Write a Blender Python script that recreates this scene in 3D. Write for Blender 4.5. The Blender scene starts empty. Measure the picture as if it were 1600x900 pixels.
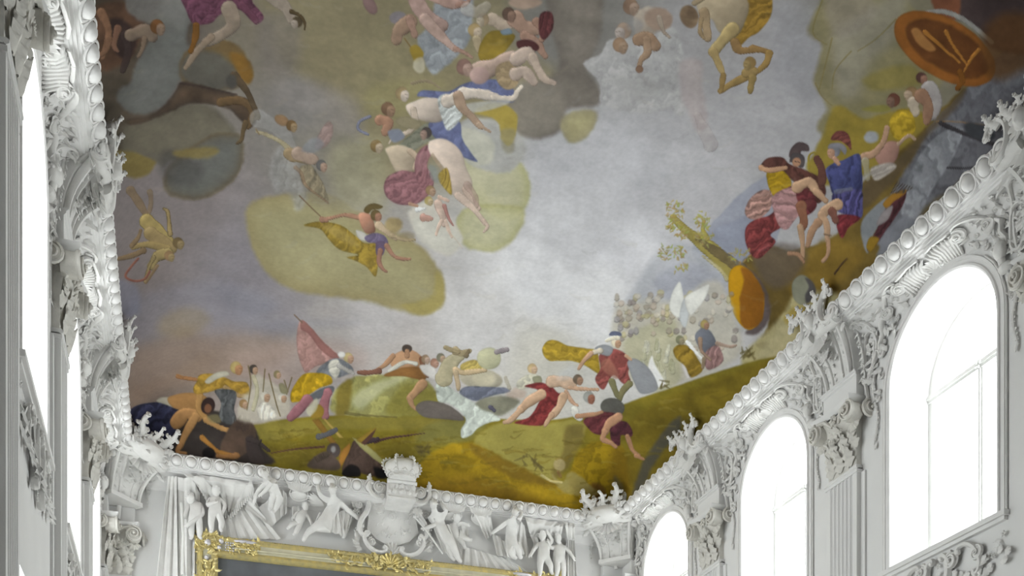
import bpy, math, random
import numpy as np
from mathutils import Vector, Matrix
from mathutils.geometry import tessellate_polygon
rnd = random.Random(7)
PI = math.pi
scn = bpy.context.scene
COL = scn.collection

# ------------------------------------------------------------------ camera, sky, exposure
TH = math.asin(0.3117)                       # yaw of the view towards the right wall
CS, SN = math.cos(TH), math.sin(TH)
F, PX0, PY0 = 1600.0, 800.0, 1462.0
cam_d = bpy.data.cameras.new('camera'); cam = bpy.data.objects.new('camera', cam_d); COL.objects.link(cam)
cam_d.sensor_width = 36; cam_d.lens = 36.0; cam_d.shift_y = (PY0-450)/1600
cam.location = (0, 0, 0); cam.rotation_euler = (PI/2, 0, -TH)
cam_d.clip_end = 300
scn.camera = cam

wd = bpy.data.worlds.new('sky'); scn.world = wd; wd.use_nodes = True
nt = wd.node_tree; nt.nodes.clear()
wo = nt.nodes.new('ShaderNodeOutputWorld'); bg = nt.nodes.new('ShaderNodeBackground')
bg.inputs[0].default_value = (0.97, 0.98, 1.0, 1); bg.inputs[1].default_value = 5.0
nt.links.new(bg.outputs[0], wo.inputs[0])
WIN_Y = [20.85, 16.48, 12.12]
WL, WR, YB, YF, ZF = -1.48, 10.5, 23.07, -3.0, -1.6
def portal(x, y, z, sx, sz, ry):
    l = bpy.data.lights.new('window_daylight', 'AREA'); l.shape = 'RECTANGLE'; l.size = sz; l.size_y = sx
    l.cycles.is_portal = True
    o = bpy.data.objects.new('window_daylight', l); COL.objects.link(o); o.location = (x, y, z); o.rotation_euler = (0, ry, 0)
for _y in WIN_Y:
    portal(WR+1.0, _y, 7.55, 2.17, 3.85, PI/2); portal(WL-1.0, _y, 7.55, 2.17, 3.85, -PI/2)
    portal(WR+1.0, _y, 1.55, 2.17, 4.3, PI/2); portal(WL-1.0, _y, 1.55, 2.17, 4.3, -PI/2)
scn.view_settings.view_transform = 'Standard'; scn.view_settings.look = 'None'
scn.view_settings.gamma = 1; scn.view_settings.use_curve_mapping = False
scn.view_settings.exposure = 0.84
scn.cycles.use_denoising = True
try: scn.cycles.denoiser = 'OPENIMAGEDENOISE'
except Exception: pass
scn.cycles.max_bounces = 10; scn.cycles.diffuse_bounces = 4; scn.cycles.transparent_max_bounces = 12
scn.cycles.caustics_reflective = False; scn.cycles.caustics_refractive = False

# ------------------------------------------------------------------ helpers
def mat(name, col, rough=0.75, metal=0.0, noise=0.06, scale=3.0, bump=0.0, bscale=60.0, col2=None, spec=0.3):
    m = bpy.data.materials.new(name); m.use_nodes = True
    n = m.node_tree; b = n.nodes['Principled BSDF']
    b.inputs['Roughness'].default_value = rough; b.inputs['Metallic'].default_value = metal
    b.inputs['Specular IOR Level'].default_value = spec
    tc = n.nodes.new('ShaderNodeTexCoord')
    nz = n.nodes.new('ShaderNodeTexNoise'); nz.inputs['Scale'].default_value = scale; nz.inputs['Detail'].default_value = 5
    rp = n.nodes.new('ShaderNodeValToRGB')
    c2 = col2 or tuple(c*(1-noise*2) for c in col)
    rp.color_ramp.elements[0].position = .3; rp.color_ramp.elements[1].position = .7
    rp.color_ramp.elements[0].color = (*c2, 1); rp.color_ramp.elements[1].color = (*col, 1)
    n.links.new(tc.outputs['Object'], nz.inputs['Vector']); n.links.new(nz.outputs['Fac'], rp.inputs[0]); n.links.new(rp.outputs[0], b.inputs['Base Color'])
    if bump:
        n2 = n.nodes.new('ShaderNodeTexNoise'); n2.inputs['Scale'].default_value = bscale
        bp = n.nodes.new('ShaderNodeBump'); bp.inputs['Strength'].default_value = bump; bp.inputs['Distance'].default_value = .01
        n.links.new(tc.outputs['Object'], n2.inputs['Vector']); n.links.new(n2.outputs['Fac'], bp.inputs['Height']); n.links.new(bp.outputs[0], b.inputs['Normal'])
    return m
M_PLASTER = mat('white_plaster', (.80, .795, .785), bump=.15, scale=1.2, noise=.03)
M_STUCCO = mat('white_stucco', (.80, .79, .77), scale=6, noise=.05, bump=.25)
M_DUSTY = mat('dusty_stucco', (.74, .72, .67), scale=7, noise=.08, bump=.3)
M_CORN = mat('white_cornice', (.84, .83, .82), scale=4, noise=.03, bump=.1)
M_GILT = mat('gilding', (.80, .66, .26), rough=.42, metal=.55, scale=9, col2=(.58, .50, .26), bump=.5, bscale=40)
M_CREAM = mat('cream_lacquer', (.72, .68, .50), rough=.4, scale=5, noise=.1, spec=.5)
M_SILVER = mat('silvered_boss', (.72, .70, .74), rough=.4, metal=.3, scale=8)
M_FLOOR = mat('stone_floor', (.46, .44, .41), rough=.4, scale=.8, noise=.06)
M_FRAME = mat('painted_window_wood', (.78, .78, .76), rough=.5, scale=5, noise=.03)
def glass():
    m = bpy.data.materials.new('window_glass'); m.use_nodes = True; n = m.node_tree; n.nodes.clear()
    o = n.nodes.new('ShaderNodeOutputMaterial'); mx = n.nodes.new('ShaderNodeMixShader'); t = n.nodes.new('ShaderNodeBsdfTransparent'); g = n.nodes.new('ShaderNodeBsdfGlossy')
    t.inputs[0].default_value = (.95, .97, .96, 1); g.inputs['Roughness'].default_value = .03; mx.inputs[0].default_value = .06
    n.links.new(t.outputs[0], mx.inputs[1]); n.links.new(g.outputs[0], mx.inputs[2]); n.links.new(mx.outputs[0], o.inputs[0]); return m
M_GLASS = glass()

class G:
    """collects faces; local frame: u to the right along the wall, v up, h out of the wall (stored as x, -y, z)"""
    def __init__(s): s.v = []; s.f = []
    def add(s, pts, faces):
        b = len(s.v); s.v += [(p[0], -p[2], p[1]) for p in pts]; s.f += [tuple(b+i for i in f) for f in faces]
    def grid(s, rows, closed=False):
        n = len(rows[0]); pts = [p for r in rows for p in r]; fs = []
        for i in range(len(rows)-1):
            for j in range(n if closed else n-1):
                k = (j+1) % n; fs.append((i*n+j, i*n+k, (i+1)*n+k, (i+1)*n+j))
        s.add(pts, fs)
    def box(s, u0, u1, v0, v1, h0, h1):
        p = [(u, v, h) for h in (h0, h1) for v in (v0, v1) for u in (u0, u1)]
        s.add(p, [(0, 2, 3, 1), (4, 5, 7, 6), (0, 1, 5, 4), (2, 6, 7, 3), (0, 4, 6, 2), (1, 3, 7, 5)])
    def tube(s, path, rad, n=6, flat=1.0, closed=False):
        P = [Vector(p) for p in path]; N = len(P); H = Vector((0, 0, 1)); rows = []
        if not hasattr(rad, '__len__'): rad = [rad]*N
        for i in range(N):
            t = (P[(i+1) % N]-P[i-1]) if closed else (P[min(i+1, N-1)]-P[max(i-1, 0)])
            if t.length < 1e-9: t = Vector((1, 0, 0))
            t.normalize(); sd = t.cross(H)
            if sd.length < .2: sd = t.cross(Vector((1, 0, 0)))
            sd.normalize(); up = sd.cross(t)
            rows.append([P[i]+sd*(math.cos(2*PI*k/n)*rad[i])+up*(math.sin(2*PI*k/n)*rad[i]*flat) for k in range(n)])
        if closed: rows.append(rows[0])
        s.grid(rows, True)
        if not closed:
            s.add(rows[0], [tuple(range(n))]); s.add(rows[-1], [tuple(range(n))[::-1]])
    def dome(s, c, ru, rv, rh, n=8, m=3, a=0):
        rows = []
        for i in range(m+1):
            t = PI/2*i/m
            rows.append([(c[0]+math.cos(t)*(math.cos(2*PI*k/n)*ru*math.cos(a)-math.sin(2*PI*k/n)*rv*math.sin(a)),
                          c[1]+math.cos(t)*(math.cos(2*PI*k/n)*ru*math.sin(a)+math.sin(2*PI*k/n)*rv*math.cos(a)), c[2]+math.sin(t)*rh) for k in range(n)])
        s.grid(rows, True)
    def ball(s, c, r, n=8, m=6, sq=(1, 1, 1)):
        rows = []
        for i in range(m+1):
            t = -PI/2+PI*i/m
            rows.append([(c[0]+math.cos(t)*math.cos(2*PI*k/n)*r*sq[0], c[1]+math.sin(t)*r*sq[1], c[2]+math.cos(t)*math.sin(2*PI*k/n)*r*sq[2]) for k in range(n)])
        s.grid(rows, True)
    # ---- rocaille vocabulary
    def volute(s, c, r, a0=0, d=1, turns=1.6, w=.3, n=22, h=0, lift=.5):
        pts, rr = [], []
        for i in range(n+1):
            t = i/n; a = a0+d*turns*2*PI*t; q = r*(1-.82*t)
            pts.append((c[0]+q*math.cos(a), c[1]+q*math.sin(a), c[2]+h+lift*r*t)); rr.append(r*w*(1-.6*t)*.62)
        s.tube(pts, rr, 6, 1.3); s.dome((c[0], c[1], c[2]), r*.95, r*.95, r*.35, 10, 2)
        s.ball((c[0], c[1], c[2]+h+lift*r), r*.2, 6, 4)
    def scroll(s, p0, p1, w, kind='C', side=1, tight=9.0, base=1.2, h=.0, n=48, flat=1.2, tw=.45):
        pts = [(0., 0.)]; th = 0
        for i in range(n):
            x = (2*(i+.5)/n-1); k = base+tight*2.1*abs(x)**3.6
            if kind == 'S' and x < 0: k = -k
            th += side*k*1.6/n*2; pts.append((pts[-1][0]+math.cos(th)*(1-.62*abs(x)**3), pts[-1][1]+math.sin(th)*(1-.62*abs(x)**3)))
        a, b = complex(*pts[0]), complex(*pts[-1]); A, B = complex(p0[0], p0[1]), complex(p1[0], p1[1]); m = (B-A)/(b-a)
        out, rr = [], []
        for i, p in enumerate(pts):
            x = 2*i/n-1; q = A+(complex(*p)-a)*m
            out.append((q.real, q.imag, p0[2]+(p1[2]-p0[2])*i/n+h+w*.5*x*x)); rr.append(w*(1-tw*x*x))
        s.tube(out, rr, 6, flat)
        for e in (0, -1): s.ball((out[e][0], out[e][1], out[e][2]), w*.85, 6, 4)
        return out
    def leaf(s, p, ang, L, W, curl=.25, bend=.5, lobes=3.5, n=10, crest=.35):
        rows = []; x, y = p[0], p[1]; a = ang
        for i in range(n+1):
            t = i/n; wd_ = W*(math.sin(PI*min(1, t**.75*.97+.03))**.8)*(1+.28*math.cos(2*PI*lobes*t)); row = []
            for j in range(5):
                q = (j-2)/2; ff = .12*L*abs(q)/n*3
                hh = p[2]+curl*L*t*t*(1-.2*abs(q))+W*crest*(1-abs(q))*(math.sin(PI*(t*.9+.1)))+(.10*W if j in (1, 3) else 0)*math.cos(2*PI*lobes*t)
                row.append((x-math.sin(a)*q*wd_-math.cos(a)*ff*2, y+math.cos(a)*q*wd_-math.sin(a)*ff*2, hh))
            rows.append(row); x += math.cos(a)*L/n; y += math.sin(a)*L/n; a += bend/n
        s.grid(rows)
    def spray(s, p, ang, L, W, k=3, spread=.6, curl=.25):
        for i in range(k):
            q = (i-(k-1)/2); s.leaf(p, ang+q*spread, L*(1-.15*abs(q)), W, curl, bend=-.5*(1 if q > 0 else -1 if q < 0 else .3))
    def flower(s, c, r, k=5, a0=0):
        for i in range(k):
            a = a0+2*PI*i/k; s.dome((c[0]+math.cos(a)*r*.6, c[1]+math.sin(a)*r*.6, c[2]), r*.45, r*.32, r*.42, 6, 2, a)
        s.ball((c[0], c[1], c[2]+r*.35), r*.25, 6, 4)
    def shell(s, c, R, a0, a1, ribs=7, hs=.35, rin=.15, m=6):
        rows = []; N = ribs*4
        for i in range(m+1):
            t = rin+(1-rin)*i/m; row = []
            for j in range(N+1):
                a = a0+(a1-a0)*j/N; rb = math.cos(2*PI*ribs*(j/N)-PI)
                q = R*t*(1+.10*rb*t*t)
                row.append((c[0]+q*math.cos(a), c[1]+q*math.sin(a), c[2]+R*hs*(math.sin(PI*(.15+.75*t)))+R*.09*t*rb+R*.25*t**4))
            rows.append(row)
        s.grid(rows)
    def garland(s, path, r, step, seed=0, kinds=3, h=0):
        R = random.Random(seed); P = [Vector(p) for p in path]; d = 0; i = 0; seg = []
        for a, b in zip(P, P[1:]):
            L = (b-a).length; t = -d
            while True:
                t += step
                if t > L: d = L-(t-step); break
                q = a+(b-a)*(t/L); an = math.atan2(b.y-a.y, b.x-a.x); k = i % kinds; i += 1
                if k == 0: s.flower((q.x, q.y, q.z+h), r*1.0, 5, R.random())
                else:
                    s.leaf((q.x, q.y, q.z+h), an+(.9 if i % 2 else -.9)+PI*0, r*2.0, r*.6, .25, n=5, lobes=2)
                    s.leaf((q.x, q.y, q.z+h), an+(-.9 if i % 2 else .9), r*1.7, r*.55, .2, n=5, lobes=2)
    def head(s, c, r, yaw=0, hair=True, pitch=0, seed=0):
        n, m = 14, 10; rows = []
        for i in range(m+1):
            t = -PI/2+PI*i/m; row = []
            for k in range(n):
                a = 2*PI*k/n; x = math.cos(t)*math.sin(a); z = math.cos(t)*math.cos(a); y = math.sin(t)
                q = 1.0
                if z > 0:
                    q += .22*math.exp(-((x/.16)**2+((y+.05)/.22)**2)) - .12*math.exp(-(((abs(x)-.36)/.16)**2+((y-.12)/.12)**2)) + .08*math.exp(-((x/.25)**2+((y+.42)/.10)**2))
                    q += .05*math.exp(-((x/.2)**2+((y+.75)/.15)**2))
                X, Y, Z = x*.80*q*(1-.18*max(0, -y)), y*1.05*q, z*.92*q
                Y, Z = Y*math.cos(pitch)-Z*math.sin(pitch), Y*math.sin(pitch)+Z*math.cos(pitch)
                row.append((c[0]+r*(X*math.cos(yaw)+Z*math.sin(yaw)), c[1]+r*Y, c[2]+r*(-X*math.sin(yaw)+Z*math.cos(yaw))))
            rows.append(row)
        s.grid(rows, True)
        if hair:
            R = random.Random(seed)
            for i in range(26):
                a = R.uniform(0, 2*PI); t = R.uniform(.1, 1.4); x = math.cos(t)*math.sin(a); z = math.cos(t)*math.cos(a); y = math.sin(t)
                if z > .45 and y < .75: continue
                X, Y, Z = x*.85, y*1.05, z*.95
                s.ball((c[0]+r*(X*math.cos(yaw)+Z*math.sin(yaw)), c[1]+r*Y, c[2]+r*(-X*math.sin(yaw)+Z*math.cos(yaw))), r*.24, 5, 4)
    def ruled(s, A, B, nu, nv, h0=0, h1=0, amp=.03, nf=6, ph=0, sag=0, belly=0):
        def at_(C, t):
            x = t*(len(C)-1); i = min(int(x), len(C)-2); f = x-i; return [C[i][k]*(1-f)+C[i+1][k]*f for k in range(2)]
        rows = []
        for j in range(nv+1):
            w = j/nv; row = []
            for i in range(nu+1):
                t = i/nu; a, b = at_(A, t), at_(B, t)
                sg = sag*math.sin(PI*w)*0
                u = a[0]*(1-w)+b[0]*w; v = a[1]*(1-w)+b[1]*w-sag*math.sin(PI*t)*w
                h = h0*(1-w)+h1*w+amp*(.55+.45*w)*(math.sin(2*PI*nf*t+ph+1.2*w)+.4*math.sin(2*PI*nf*2.3*t+2*ph))+belly*math.sin(PI*w)*math.sin(PI*t)
                row.append((u, v, max(h, .002)))
            rows.append(row)
        s.grid(rows)
    def turned(s, c, ang):
        """turn everything about the vertical through c = (u, v, h) so that what faced out of the wall faces ang to the side"""
        ca, sa = math.cos(ang), math.sin(ang); out = []
        for x, y, z in s.v:
            a, b = x-c[0], -y-c[2]; out.append((c[0]+a*ca+b*sa, -(c[2]-a*sa+b*ca), z))
        s.v = out; return s
    def ride(s):
        """lay relief drawn flat over the cove under the cornice: v above 9.5 runs up the cove's curve"""
        out = []
        for x, y, z in s.v:
            h = -y
            if z > 9.5:
                w = min(z-9.5, .56)/.52; a = w*math.radians(68); hh = .03+.36*(1-math.cos(a*1.25))/(1-math.cos(math.radians(85))); zz = 9.5+.265*math.sin(min(a*1.25, PI/2))
                x2, y2, z2 = x, -(hh+h*math.cos(a)), zz-h*math.sin(a); out.append((x2, y2, z2))
            else: out.append((x, y, z))
        s.v = out; return s
    over_cove = False                        # set while the end wall's figures are modelled: they lean out over the cove
    def build(s, name, m, parent=None, smooth=True, kind=None):
        if G.over_cove:
            out = []
            for x, y, z in s.v:
                d = .34*min(max(z-9.46, 0)/.34, 1.0)**1.2; out.append((x*(1-d/22.9), y-d, z-.44*d))
            s.v = out
        me = bpy.data.meshes.new(name); me.from_pydata(s.v, [], s.f); me.materials.append(m)
        if smooth:
            me.polygons.foreach_set('use_smooth', [True]*len(me.polygons))
            try: me.set_sharp_from_angle(angle=math.radians(50))
            except Exception: pass
        me.update()
        o = bpy.data.objects.new(name, me); COL.objects.link(o)
        if parent: o.parent = parent
        if name in ('leaf_work', 'husk_garland', 'leaf_band', 'leaf_border', 'worn_relief', 'leaf_garland'): kind = 'stuff'
        if kind: o['kind'] = kind
        return o
def thing(name, label, cat, loc=(0, 0, 0), rz=0, group=None):
    o = bpy.data.objects.new(name, None); COL.objects.link(o); o.empty_display_size = .1
    o.location = loc; o.rotation_euler = (0, 0, rz); o['label'] = label; o['category'] = cat
    if group: o['group'] = group
    return o
def tag(o, label, cat, group=None):
    o['label'] = label; o['category'] = cat
    if group: o['group'] = group
    return o
def dup(root, loc, rz, label=None, parent=None):
    def cp(o, par):
        c = o.copy(); COL.objects.link(c); c.parent = par
        for ch in list(o.children): cp(ch, c)
        return c
    r = cp(root, parent); r.location = loc; r.rotation_euler = (0, 0, rz)
    if label: r['label'] = label
    return r
RB, RR, RL = 0.0, -PI/2, PI/2                # local frame facing into the room from the back, right and left walls
def wallpt(px, py, y=22.95):                 # a point of the end wall seen at reference pixel px, py
    q = (px-275)/1600; X = q*CS*CS*y/(1-q*CS*SN); D = X*SN+y*CS
    return X, (PY0-py)/1600*D
# ------------------------------------------------------------------ the shell of the hall
AR, ZS, ZSILL = 1.085, 8.375, 5.65            # arch radius, springing, sill of the upper windows
ZT = 10.04
def arch(yc, r=AR, z0=ZSILL, n=24):
    return [(yc-r, z0), (yc+r, z0)]+[(yc+r*math.cos(PI*i/n), ZS+r*math.sin(PI*i/n)) for i in range(n+1)]
def side_wall(name, x):
    v, f = [], []
    def q(a, b, c, d):
        n = len(v); v.extend([(x, *a), (x, *b), (x, *c), (x, *d)]); f.append((n, n+1, n+2, n+3))
    e = sorted(WIN_Y); xs_ = [YF]+[t for y in e for t in (y-AR, y+AR)]+[YB]
    for i in range(0, len(xs_), 2): q((xs_[i], ZF), (xs_[i+1], ZF), (xs_[i+1], ZT), (xs_[i], ZT))
    for y in e:
        q((y-AR, ZF), (y+AR, ZF), (y+AR, -.6), (y-AR, -.6)); q((y-AR, 3.7), (y+AR, 3.7), (y+AR, ZSILL), (y-AR, ZSILL))
        A = arch(y)[2:]
        for a, b in zip(A, A[1:]): q(a, b, (b[0], ZT), (a[0], ZT))
    me = bpy.data.meshes.new(name); me.from_pydata(v, [], f); me.materials.append(M_PLASTER)
    o = bpy.data.objects.new(name, me); COL.objects.link(o); o['kind'] = 'structure'; return o
side_wall('wall_right', WR); side_wall('wall_left', WL)
def quad(name, pts, m):
    me = bpy.data.meshes.new(name); me.from_pydata(pts, [], [(0, 1, 2, 3)]); me.materials.append(m)
    o = bpy.data.objects.new(name, me); COL.objects.link(o); o['kind'] = 'structure'; return o
quad('wall_back', [(WL, YB, ZF), (WR, YB, ZF), (WR, YB, ZT), (WL, YB, ZT)], M_PLASTER)
quad('wall_front', [(WL, YF, ZF), (WR, YF, ZF), (WR, YF, ZT), (WL, YF, ZT)], M_PLASTER)
quad('floor', [(WL-1.2, YF-.1, ZF), (WR+1.2, YF-.1, ZF), (WR+1.2, YB+.1, ZF), (WL-1.2, YB+.1, ZF)], M_FLOOR)

# windows: reveal, moulded surround, timber frame, bars and panes
def window_proto():
    root = bpy.data.objects.new('window_1', None); COL.objects.link(root); root['kind'] = 'structure'
    g = G(); A = [(p[0], p[1]-0) for p in arch(0)]; ring = A[1:]+[A[0]]
    g.grid([[(p[0], p[1], .0) for p in ring], [(p[0], p[1], -.85) for p in ring]], True); g.build('reveal', M_PLASTER, root)
    g = G(); path = [(AR, ZSILL)]+[(AR*math.cos(PI*i/32), ZS+AR*math.sin(PI*i/32)) for i in range(33)]+[(-AR, ZSILL)]
    prof = [(-.0, .0), (-.0, .035), (.025, .055), (.05, .05), (.06, .025), (.10, .022), (.105, .04), (.14, .04), (.15, 0)]
    rows = []
    for i, (u, v) in enumerate(path):
        if v < ZS: nx, ny = (1 if u > 0 else -1), 0
        else: nx, ny = u/AR, (v-ZS)/AR
        rows.append([(u+nx*a, v+ny*a, b) for a, b in prof])
    g.grid(rows); g.build('surround', M_CORN, root)
    g = G(); g.box(-AR-.2, AR+.2, ZSILL-.07, ZSILL, -.05, .10); g.box(-AR-.16, AR+.16, ZSILL-.12, ZSILL-.07, 0, .06); g.build('sill', M_CORN, root)
    g = G(); t = .085
    rows = []
    for i, (u, v) in enumerate(path):
        if v < ZS: nx, ny = (1 if u > 0 else -1), 0
        else: nx, ny = u/AR, (v-ZS)/AR
        rows.append([(u, v, -.78), (u, v, -.70), (u-nx*t*.6, v-ny*t*.6, -.70), (u-nx*t, v-ny*t, -.74), (u-nx*t, v-ny*t, -.80)])
    g.grid(rows); g.box(-AR, AR, ZSILL, ZSILL+.1, -.8, -.7); g.build('frame', M_FRAME, root)
    g = G(); g.box(-AR, AR, ZS-.06, ZS+.06, -.80, -.68); g.box(-AR, AR, ZS-.015, ZS+.015, -.68, -.655); g.build('transom', M_FRAME, root)
    g = G(); g.box(-.05, .05, ZSILL, ZS-.06, -.80, -.70); g.box(-.018, .018, ZSILL, ZS-.06, -.70, -.675); g.build('mullion', M_FRAME, root)
    g = G(); g.flower((0, ZS, -.66), .07); g.build('rosette', M_FRAME, root)
    for sx in (-1, 1):
        g = G(); a, b = sorted((sx*.05, sx*(AR-.08))); g.box(a, b, ZSILL+.1, ZS-.06, -.768, -.762); g.build('pane', M_GLASS, root)
    n = 16
    for a0, a1 in ((0, PI),):
        g = G(); pts = [(0, ZS+.0, -.765)]+[((AR-.06)*math.cos(a0+(a1-a0)*i/24), ZS+(AR-.06)*math.sin(a0+(a1-a0)*i/24), -.765) for i in range(1, 24)]
        g.add(pts, [tuple(range(24))]); g.build('pane', M_GLASS, root)
    return root
def low_window_proto():
    root = bpy.data.objects.new('window_11', None); COL.objects.link(root); root['kind'] = 'structure'
    g = G(); r = [(-AR, -.6), (AR, -.6), (AR, 3.7), (-AR, 3.7)]
    g.grid([[(p[0], p[1], 0) for p in r], [(p[0], p[1], -.85) for p in r]], True); g.build('reveal', M_PLASTER, root)
    g = G(); g.box(-AR, AR, -.6, -.5, -.8, -.7); g.box(-AR, AR, 3.6, 3.7, -.8, -.7); g.box(-AR, -AR+.08, -.6, 3.7, -.8, -.7); g.box(AR-.08, AR, -.6, 3.7, -.8, -.7); g.box(-.05, .05, -.6, 3.7, -.8, -.7); g.box(-AR, AR, 2.3, 2.4, -.8, -.7); g.build('frame', M_FRAME, root, False)
    g = G(); g.box(-AR, AR, -.6, 3.7, -.768, -.762); g.build('pane', M_GLASS, root)
    return root
wp = window_proto(); lp = low_window_proto(); k = 0
for x, rz in ((WR, RR), (WL, RL)):
    for y in WIN_Y:
        k += 1
        if k == 1: w, l = wp, lp; w.location = l.location = (x, y, 0); w.rotation_euler = l.rotation_euler = (0, 0, rz)
        else: w = dup(wp, (x, y, 0), rz); l = dup(lp, (x, y, 0), rz)
        w.name = 'window_%d' % k; l.name = 'window_%d' % (k+6)

# cornice: a profile swept along each wall (d = distance out from the wall)
PROF = [(.0, 9.48), (.025, 9.50), (.06, 9.56), (.14, 9.645), (.25, 9.715), (.36, 9.75), (.37, 9.775), (.40, 9.78), (.405, 9.80), (.445, 9.805), (.45, 9.83), (.49, 9.835), (.495, 9.85),
        (.515, 9.855), (.53, 9.875), (.570, 9.925), (.595, 9.975), (.594, 10.01), (.588, 10.06), (.50, 10.08)]
def cornice(name, pts, m=M_CORN):
    # pts: function from (d, z) to the two ends
    v, f = [], []
    for d, z in PROF:
        a, b = pts(d); v += [(*a, z), (*b, z)]
    for i in range(len(PROF)-1): f.append((2*i, 2*i+1, 2*i+3, 2*i+2))
    me = bpy.data.meshes.new(name); me.from_pydata(v, [], f); me.materials.append(m)
    o = bpy.data.objects.new(name, me); COL.objects.link(o); o['kind'] = 'structure'; return o
c_back = cornice('trim_1', lambda d: ((WL+d, YB-d), (WR-d, YB-d)))
c_right = cornice('trim_2', lambda d: ((WR-d, YB-d), (WR-d, YF+d)))
c_left = cornice('trim_3', lambda d: ((WL+d, YF+d), (WL+d, YB-d)))
c_front = cornice('trim_4', lambda d: ((WR-d, YF+d), (WL+d, YF+d)))
# the egg moulding: egg in its ring with a dart beside it, one object per egg
g = G()
g.dome((0, 0, 0), .100, .105, .11, 12, 4)
g.tube([(.126*math.cos(2*PI*i/18), .130*math.sin(2*PI*i/18), .02) for i in range(18)], .016, 5, closed=True)
for s_ in (-1, 1):
    g.tube([(.145*s_*0+.145, .10*s_, .015), (.145, .02*s_, .035)], [.02, .011], 5)
    g.dome((.145, .055*s_, .0), .016, .035, .03, 6, 2)
egg = g.build('egg', M_CORN)
tilt = math.atan2(.14, .115)
def put_eggs(par, n, pos, rz, first):
    for i in range(n):
        e = egg if (first and i == 0) else egg.copy()
        if e is not egg: COL.objects.link(e)
        e.parent = par; e.location = pos(i)
        e.rotation_euler = Matrix.Rotation(rz, 3, 'Z').to_4x4().to_euler() if False else (Matrix.Rotation(rz, 3, 'Z') @ Matrix.Rotation(math.radians(33), 3, 'X')).to_euler()
DE, ZE, SP = .556, 9.935, .29
nb = int((WR-WL-2*.75)/SP); off = (WR-WL-SP*(nb-1))/2
put_eggs(c_back, nb, lambda i: (WL+off+SP*i, YB-DE, ZE), RB, True)
ns = int((YB-.8-7.6)/SP)
put_eggs(c_right, ns, lambda i: (WR-DE, YB-.8-SP*i, ZE), RR, False)
put_eggs(c_left, ns, lambda i: (WL+DE, YB-.8-SP*i, ZE), RL, False)
# ------------------------------------------------------------------ the vault and its fresco
# The painter's cartoon is drawn in perspective for a viewer on the hall floor (quadratura); every vertex of the
# vault takes the colour of the paint that lies there. CU, CV are the cartoon coordinates of the vault's points.
VX0, VX1, VY0, VY1 = WL+.565, WR-.565, YF+.565, YB-.565
def vz(X, Y):
    r = lambda d: np.sin(np.clip(d/2.3, 0, 1)*PI/2)**.5
    a, b = np.minimum(X-VX0, VX1-X).clip(0), np.minimum(Y-VY0, VY1-Y).clip(0); return 10.05+1.25*r(1/((1/np.maximum(a, 1e-4))**3+(1/np.maximum(b, 1e-4))**3)**(1/3.))
def cart(X, Y, Z): D = X*SN+Y*CS; return PX0+F*(X*CS-Y*SN)/D, PY0-F*Z/D
yy = np.linspace(8.0, VY1, 6000); zz = vz(np.full_like(yy, 4.5), yy); _, pv = cart(4.5, yy, zz)
cum = np.concatenate([[0], np.cumsum(np.abs(np.diff(pv))+.06*1)]); NR = 800
ys = np.interp(np.linspace(0, cum[-1], NR), cum, yy)
ys = np.concatenate([np.linspace(VY0, 7.9, 40), ys])
xx = np.linspace(VX0, VX1, 6000); zx = vz(xx, np.full_like(xx, 17.)); pu, pvx = cart(xx, 17., zx)
cum = np.concatenate([[0], np.cumsum(np.hypot(np.diff(pu), .6*np.diff(pvx)))]); NC = 980
xs = np.interp(np.linspace(0, cum[-1], NC), cum, xx)
XX, YY = np.meshgrid(xs, ys); ZZ = vz(XX, YY)
YV = np.maximum(YY, 7.0)                       # nearer than this the cartoon simply runs on
CU, CV = cart(XX, YV, ZZ); CU = CU.ravel(); CV = CV.ravel()-(YV-YY).ravel()*90
N_ = CU.size; C = np.zeros((N_, 3), np.float32)
def vnoise(u, v, s, seed):                     # value noise
    R = np.random.RandomState(seed); T = R.rand(64, 64).astype(np.float32)
    a, b = u/s, v/s; i, j = np.floor(a).astype(int), np.floor(b).astype(int); f, g_ = a-i, b-j; f = f*f*(3-2*f); g_ = g_*g_*(3-2*g_)
    q = lambda x, y: T[x % 64, y % 64]
    return (q(i, j)*(1-f)+q(i+1, j)*f)*(1-g_)+(q(i, j+1)*(1-f)+q(i+1, j+1)*f)*g_
def fbm(u, v, s, seed, o=4): return sum(vnoise(u, v, s/2**k, seed+k)*.5**k for k in range(o))/(2-2**(1-o))-.5
NZ = [fbm(CU, CV, s, 11*k+3) for k, s in enumerate((160, 60, 22, 9))]
NB = fbm(CU+CV*.8, (CV-CU*.3)*3, 60, 77)       # brush direction
WU = CU+NZ[2]*5+NZ[3]*3; WV = CV+fbm(CU+500, CV+90, 22, 5)*5+fbm(CU+50, CV+900, 9, 6)*3
pts = lambda s: np.array([[float(a) for a in p.split(',')] for p in s.split()])
def smooth(P, closed=True, k=5):
    n = len(P); out = []
    rng = range(n if closed else n-1)
    for i in rng:
        if closed: p0, p1, p2, p3 = P[i-1], P[i], P[(i+1) % n], P[(i+2) % n]
        else: p0, p1, p2, p3 = P[max(i-1, 0)], P[i], P[i+1], P[min(i+2, n-1)]
        for j in range(k):
            t = j/k; out.append(.5*((2*p1)+(-p0+p2)*t+(2*p0-5*p1+4*p2-p3)*t*t+(-p0+3*p1-3*p2+p3)*t**3))
    if not closed: out.append(P[-1])
    return np.array(out)
def sel(lo, hi, m): return np.nonzero((CU > lo[0]-m) & (CU < hi[0]+m) & (CV > lo[1]-m) & (CV < hi[1]+m))[0]
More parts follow.
